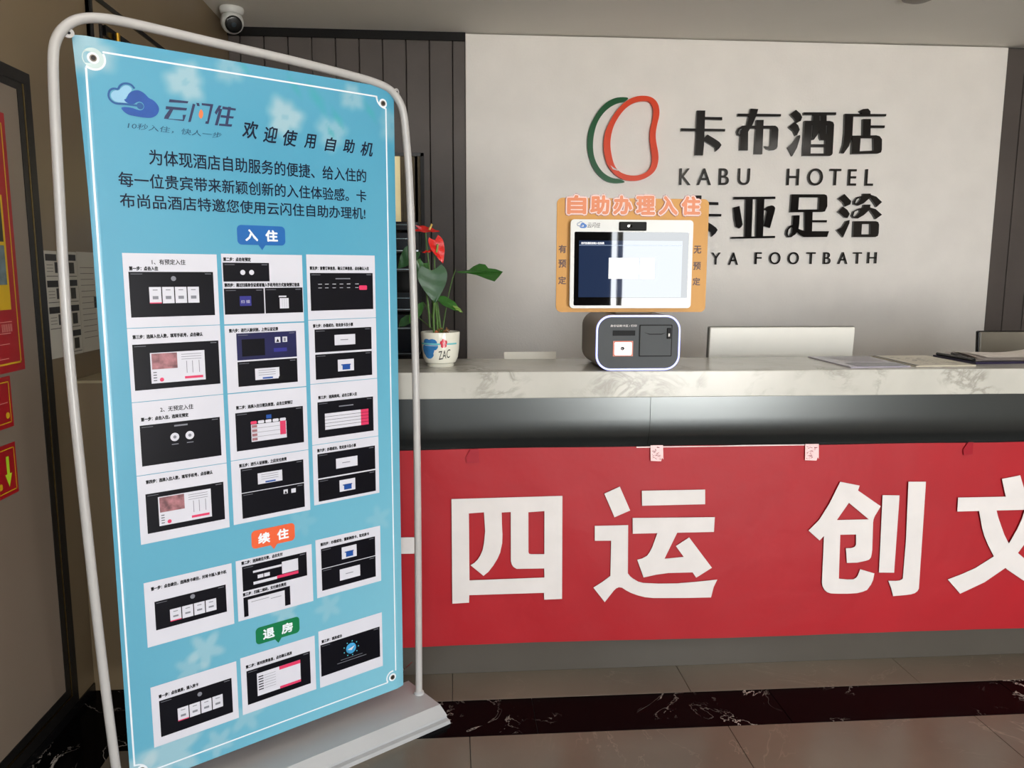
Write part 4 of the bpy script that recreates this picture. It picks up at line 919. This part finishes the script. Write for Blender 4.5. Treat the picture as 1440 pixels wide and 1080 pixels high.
# logo, titles, paragraph
b = MB(uvw); b.flat([[(p[0]/1000, p[1]/1000) for p in CLOUD_SOLID]], -.0003, mt_bl, 0, 2)
mt_ll = mat('poster_line_blue', (26, 84, 146), .33, var=0.0)
b.flat([[(p[0]/1000, p[1]/1000) for p in CLOUD_IN]], -.00025, mat('poster_pale_fill', (138, 186, 214), .33), 0, 1)
pts = [(p[0]/1000, p[1]/1000) for p in CLOUD_LINE]; line(cr(pts, 4), .0045, -.0005, mt_ll)
e_ = pts[-1]; b.flat([arc(e_[0]+.004, e_[1], .0075, 0, 345, 16)], -.0006, mt_ll)
for k_, pc in enumerate(YUN): b.flat([[(p[0]/1000, p[1]/1000) for p in pc]], -.0003-.00004*(k_ % 3), mt_navy)
b.flat([[(p[0]/1000, p[1]/1000) for p in FLAME]], -.0004, mat('poster_flame', (226, 120, 70), .33), 0, 1)
b.text('10秒入住，快人一步', .090, .305, 1.6135, 1.628, -.0003, mat('poster_subtitle_ink', (44, 84, 110), .35, var=0, spec=.25), 0.0, shear=.15)
b.build('cloud_logo', sheet, label='blue cloud logo with navy lettering')
for i, (ch, uc, vc) in enumerate(zip('欢迎使用自助机', (.378, .430, .484, .539, .597, .652, .706), (1.643, 1.637, 1.634, 1.632, 1.630, 1.631, 1.6285))):
    hs = (.021, .020, .020, .018, .018, .018, .019)[i]; b = MB(uvw); b.text(ch, uc-hs*1.02, uc+hs*.95, vc-hs, vc+hs*.98, -.0003, mt_pt, .02, 0, 3, shear=.25)
    b.build('brush_character', sheet)
b = MB(uvw)
b.text('为体现酒店自助服务的便捷、给入住的', .133, .702, 1.537, 1.572, -.0003, mt_pt, .012, 0, 3)
b.text('每一位贵宾带来新颖创新的入住体验感。卡', .064, .701, 1.483, 1.516, -.0003, mt_pt, .012, 0, 3)
b.text('布尚品酒店特邀您使用云闪住自助办理机!', .064, .697, 1.436, 1.468, -.0003, mt_pt, .012, 0, 3)
b.build('paragraph', sheet, label='three lines of dark text')
def badge(s, u0, u1, v0, v1, col, nm, lab):
    q = MB(uvw); mt = mat(nm, col, .33, var=.03); c = (u0+u1)/2
    q.flat([rr(u0, u1, v0, v1, .011, 5)], -.0003, mt); q.flat([[(c-.010, v0+.001), (c, v0-.013), (c+.010, v0+.001)]], -.0003, mt)
    h = (v1-v0)*.27; m_ = (v0+v1)/2
    q.text(s[0], c-.042, c-.011, m_-h-.001, m_+h, -.0006, mt_pw, .045); q.text(s[1], c+.011, c+.042, m_-h-.001, m_+h, -.0006, mt_pw, .045)
    q.build('badge', sheet, label=lab)
badge('入住', .332, .459, 1.358, 1.407, (18, 96, 170), 'badge_blue', 'blue rounded speech badge')
badge('续住', .334, .456, .554, .604, (226, 96, 56), 'badge_orange', 'orange rounded speech badge')
badge('退房', .334, .460, .282, .330, (6, 112, 66), 'badge_green', 'green rounded speech badge')

# instruction cards
Y1, Y2, Y3, Y4 = -.0003, -.0006, -.0009, -.0012
def scr(q, u0, u1, v0, v1, mt=None):
    q.quad(u0, u1, v0, v1, Y2, mt or mt_scr)
    q.quad(u0+.004, u0+.030, v1-.0055, v1-.0045, Y3, mt_gl); q.quad(u1-.02, u1-.005, v1-.0055, v1-.004, Y3, mt_gl)
def cap(q, s, u0, u1, v0, big=False):
    h = .0095 if not big else .0125
    q.text(s, u0, u1, v0, v0+h, Y2, mt_bk, .05 if not big else .02)
def tiles4(q, u0, v0, v1, w=.027, g=.0295):
    for k in range(4):
        a = u0+k*g; q.quad(a, a+w, v0, v1, Y3, mt_card)
        q.quad(a+.007, a+.020, v0+.010, v0+(v1-v0)*.45, Y4, mt_gl); q.quad(a+.008, a+.019, v1-.008, v1-.006, Y4, mt_gl)
        if k == 0: q.quad(a, a+w, v0, v0+.0025, Y4, mt_rd)
    c = u0+2*g-.002; q.flat([arc(c, v1+.020, .006, 0, 330, 11)], Y3, mt_gl)
def room(q, u0, v0):
    q.quad(u0, u0+.128, v0, v0+.074, Y3, mt_card); q.quad(u0+.003, u0+.062, v0+.034, v0+.072, Y4, mt_photo)
    q.quad(u0+.078, u0+.122, v0+.006, v0+.012, Y4, mt_rd)
    for k in range(4): q.quad(u0+.005, u0+.013, v0+.006+k*.0065, v0+.0078+k*.0065, Y4, mt_bk)
    for k in range(3): q.quad(u0+.072, u0+.120, v0+.066-k*.006, v0+.0672-k*.006, Y4, mt_gl)
    for a in (.083, .097, .113): q.quad(u0+a, u0+a+.0015, v0+.020, v0+.050, Y4, mt_gl)
    q.flat([arc(u0+.024, v0+.008, .005, 0, 330, 11)], Y4, mt_rd)
def popup(q, uc, vc, w, h, kind=0):
    q.quad(uc-w/2, uc+w/2, vc-h/2, vc+h/2, Y3, mt_card)
    if kind == 0: q.quad(uc-w*.22, uc+w*.15, vc-.001, vc+.0012, Y4, mt_gl)
    elif kind == 1:
        q.quad(uc-w*.22, uc+w*.26, vc-h*.38, vc+.002, Y4, mt_bl); q.quad(uc-w*.30, uc+w*.30, vc, vc+.003, Y4, mt_bl)
    else:
        for k in range(3): q.quad(uc-w*.36, uc+w*.34, vc+h*.30-k*h*.2, vc+h*.34-k*h*.2, Y4, mt_gl)
        q.quad(uc-w*.2, uc+w*.22, vc-h*.44, vc-h*.3, Y4, mt_bl)
U = ((.061, .278), (.289, .504), (.516, .724)); G = .0008
def card(c, v0, v1, lab, fn):
    q = MB(uvw); q.quad(U[c][0], U[c][1], v0+G, v1-G, Y1, mt_card); fn(q); q.build('step_card', sheet, label=lab)
def f(q):
    cap(q, '1、有预定入住', .125, .202, 1.306, True); cap(q, '第一步：点击入住', .074, .138, 1.292); scr(q, .072, .267, 1.182, 1.289); tiles4(q, .115, 1.214, 1.253)
card(0, 1.157, 1.333, 'white card with heading and four tiles', f)
def f(q):
    cap(q, '第二步：点击有预定', .294, .364, 1.316); scr(q, .292, .412, 1.265, 1.3125)
    for a in (.342, .365): q.flat([arc(a, 1.288, .0065, 0, 340, 17)], Y3, mt_card)
    cap(q, '第四步：通过扫描身份证或者输入手机号的方式查询预订信息', .294, .494, 1.2515); scr(q, .292, .395, 1.182, 1.2475); scr(q, .398, .502, 1.182, 1.2485)
    q.quad(.331, .361, 1.203, 1.228, Y3, mat('poster_scan_blue', (40, 40, 128), .33)); q.text('扫 描', .334, .357, 1.210, 1.218, Y4, mt_card)
    q.quad(.437, .462, 1.194, 1.221, Y3, mt_card); q.quad(.435, .456, 1.2235, 1.2275, Y3, mt_card)
    for k in range(3): q.quad(.444+k*.006, .4445+k*.006, 1.196, 1.219, Y4, mt_gl)
card(1, 1.157, 1.335, 'white card with three small screens', f)
def f(q):
    cap(q, '第五步：查看订单信息，确认订单信息，点击确认入住', .525, .704, 1.295); scr(q, .525, .716, 1.185, 1.287)
    for a in (.548, .568, .590, .612, .634, .660): q.quad(a, a+.011, 1.256, 1.2575, Y3, mt_card); q.quad(a, a+.010, 1.246, 1.2472, Y3, mt_card)
    q.rrect(.672, .697, 1.240, 1.2525, .003, Y3, mt_rd); q.quad(.60, .645, 1.270, 1.273, Y3, mt_gl)
card(2, 1.160, 1.337, 'white card with a red button on dark screen', f)
def f(q): cap(q, '第三步：选择入住人数，填写手机号，点击确认', .072, .234, 1.131); scr(q, .070, .272, 1.008, 1.118); room(q, .108, 1.022)
card(0, .980, 1.157, 'white card with a room photo screen', f)
def f(q):
    cap(q, '第六步：进行人脸识别，上传认证记录', .300, .430, 1.136); scr(q, .318, .480, 1.0635, 1.133, mt_scr2); scr(q, .318, .480, .995, 1.0595)
    q.quad(.331, .392, 1.073, 1.117, Y3, mt_scr); q.quad(.420, .435, 1.104, 1.119, Y3, mt_card); q.flat([[(.423, 1.106), (.432, 1.106), (.4275, 1.115)]], Y4, mt_bk); q.quad(.441, .454, 1.105, 1.119, Y3, mt_card); q.quad(.444, .450, 1.107, 1.116, Y4, mt_gl)
    q.quad(.416, .452, 1.080, 1.090, Y3, mat('poster_scan_blue', (40, 40, 128), .33)); popup(q, .396, 1.024, .066, .030, 2); q.flat([arc(.432, 1.010, .006, 0, 330, 11)], Y4, mt_bk)
card(1, .980, 1.155, 'white card with two blue-black screens', f)
def f(q): cap(q, '第七步：办理成功，取走房卡及小票', .529, .650, 1.139); scr(q, .533, .708, 1.0705, 1.134); scr(q, .533, .708, .9955, 1.065); popup(q, .624, 1.102, .064, .029); popup(q, .625, 1.030, .050, .033, 1)
card(2, .984, 1.160, 'white card with a key card picture, second row', f)
def f(q):
    cap(q, '2、无预定入住', .124, .202, .9505, True); cap(q, '第一步：点击入住，选择无预定', .079, .189, .932); scr(q, .075, .266, .822, .9225)
    for a in (.154, .190): q.flat([arc(a, .885, .0105, 0, 345, 20)], Y3, mt_card); q.flat([arc(a, .885, .004, 0, 345, 12)], Y4, mt_gl); q.quad(a-.008, a+.008, .866, .868, Y3, mt_gl)
    q.quad(.154, .186, .911, .915, Y3, mt_gl)
card(0, .800, .980, 'white card with two round buttons', f)
def f(q):
    cap(q, '第二步：选择入住日期及房型，点击立即预订', .309, .463, .936); scr(q, .306, .492, .826, .927)
    q.quad(.346, .443, .846, .892, Y3, mt_card); q.quad(.425, .441, .856, .893, Y4, mt_rd)
    for k in range(5): q.rrect(.345+k*.020, .362+k*.020, .893, .901, .003, Y3, mt_rd if k == 0 else mt_card)
    for k in range(1, 4): q.quad(.346, .443, .8465+k*.0115, .8475+k*.0115, Y4, mt_gl)
    for k in range(4): q.quad(.348, .362, .849+k*.0115, .856+k*.0115, Y4, mt_photo)
    q.quad(.388, .402, .904, .914, Y3, mt_bl)
card(1, .803, .979, 'white card with a room list', f)
def f(q):
    cap(q, '第三步：选择房间，点击立即入住', .538, .657, .940); scr(q, .535, .709, .831, .932)
    q.quad(.556, .668, .852, .898, Y3, mt_card); q.quad(.668, .693, .852, .898, Y3, mt_rd)
    for k in range(1, 5): q.quad(.556, .693, .8515+k*.0092, .8525+k*.0092, Y4, mt_scr)
    q.quad(.60, .645, .913, .916, Y3, mt_gl)
card(2, .813, .984, 'white card with a pink-edged table', f)
def f(q): cap(q, '第四步：选择入住人数，填写手机号，点击确认', .081, .241, .777); scr(q, .078, .267, .652, .752); room(q, .106, .666)
card(0, .627, .800, 'white card with a room photo screen, fourth row', f)
def f(q):
    cap(q, '第五步：进行人证核验，之后支付房费', .310, .440, .782); scr(q, .313, .488, .713, .778); scr(q, .313, .488, .643, .711); popup(q, .392, .744, .068, .030, 2)
    q.quad(.428, .440, .690, .702, Y3, mt_card); q.quad(.450, .463, .689, .701, Y3, mt_card); q.flat([[(.430, .691), (.438, .691), (.434, .699)]], Y4, mt_bk)
card(1, .630, .803, 'white card with two dark screens, fourth row', f)
def f(q): cap(q, '第六步：办理成功，取走房卡及小票', .530, .650, .791); scr(q, .530, .712, .716, .786); scr(q, .530, .712, .649, .712); popup(q, .620, .750, .068, .029); popup(q, .620, .683, .050, .034, 1)
card(2, .640, .813, 'white card with a key card picture, fourth row', f)
def f(q): cap(q, '第一步：点击续住，选择房卡续住，并将卡插入读卡机', .077, .263, .505); scr(q, .083, .260, .400, .475); tiles4(q, .118, .413, .445)
card(0, .360, .530, 'white card with four tiles under the orange badge', f)
def f(q):
    cap(q, '第二步：选择续住天数，点击支付', .304, .418, .517); scr(q, .305, .488, .443, .512)
    q.quad(.334, .462, .453, .500, Y3, mt_scr); q.quad(.334, .414, .488, .494, Y4, mt_card); q.quad(.415, .462, .466, .500, Y4, mt_card); q.quad(.334, .400, .455, .463, Y4, mt_card); q.quad(.400, .462, .456, .464, Y4, mt_rd)
    for a in (.346, .364): q.quad(a, a+.016, .470, .480, Y4, mt_card)
    cap(q, '第三步：扫描二维码，支付续住费用', .304, .425, .429); q.quad(.305, .436, .371, .4255, Y2, mt_scr); q.quad(.317, .420, .371, .417, Y3, mt_card)
    q.quad(.326, .375, .408, .4095, Y4, mt_gl); q.quad(.38, .41, .403, .4045, Y4, mt_gl)
card(1, .362, .532, 'white card with payment screens', f)
def f(q): cap(q, '第四步：办理成功，重新制房卡，取走房卡', .531, .686, .518); scr(q, .532, .706, .451, .510); scr(q, .532, .706, .385, .449); popup(q, .620, .482, .048, .036, 1); popup(q, .621, .418, .066, .034)
card(2, .366, .540, 'white card with a key card picture beside payment card', f)
def f(q): cap(q, '第一步：点击退房，插入房卡', .079, .177, .2185); scr(q, .079, .263, .113, .2115); tiles4(q, .122, .140, .175)
card(0, .090, .255, 'white card with four tiles, bottom row', f)
def f(q):
    cap(q, '第二步：核对房费信息，点击确认退房', .303, .434, .2235); scr(q, .304, .488, .118, .216); q.quad(.332, .458, .134, .200, Y3, mt_card)
    q.quad(.396, .458, .190, .200, Y4, mt_rd); q.quad(.396, .458, .134, .141, Y4, mt_rd)
    for k in range(6): q.quad(.336, .350, .150+k*.0075, .153+k*.0075, Y4, mt_bk); q.quad(.352, .385, .151+k*.0075, .152+k*.0075, Y4, mt_gl)
card(1, .093, .259, 'white card with a bill and pink buttons', f)
def f(q):
    cap(q, '第三步：退房成功', .525, .589, .2275); scr(q, .521, .715, .126, .223)
    q.flat([arc(.618, .184, .0165, 0, 350, 24)], Y3, mat('poster_globe', (60, 150, 200), .33, var=.4, vscale=60)); q.flat([[(.606, .182), (.630, .190), (.620, .178)]], Y4, mt_card)
    for k in range(9): q.flat([arc(.618+.024*math.cos(k*.7), .184+.022*math.sin(k*.7), .0018, 0, 300, 6)], Y3, mat('poster_cyan', (90, 200, 220), .33))
    q.quad(.572, .668, .148, .1495, Y3, mt_gl); q.quad(.584, .655, .156, .1572, Y3, mt_gl)
card(2, .092, .267, 'white card with a blue globe picture', f)

bpy.context.view_layer.update()
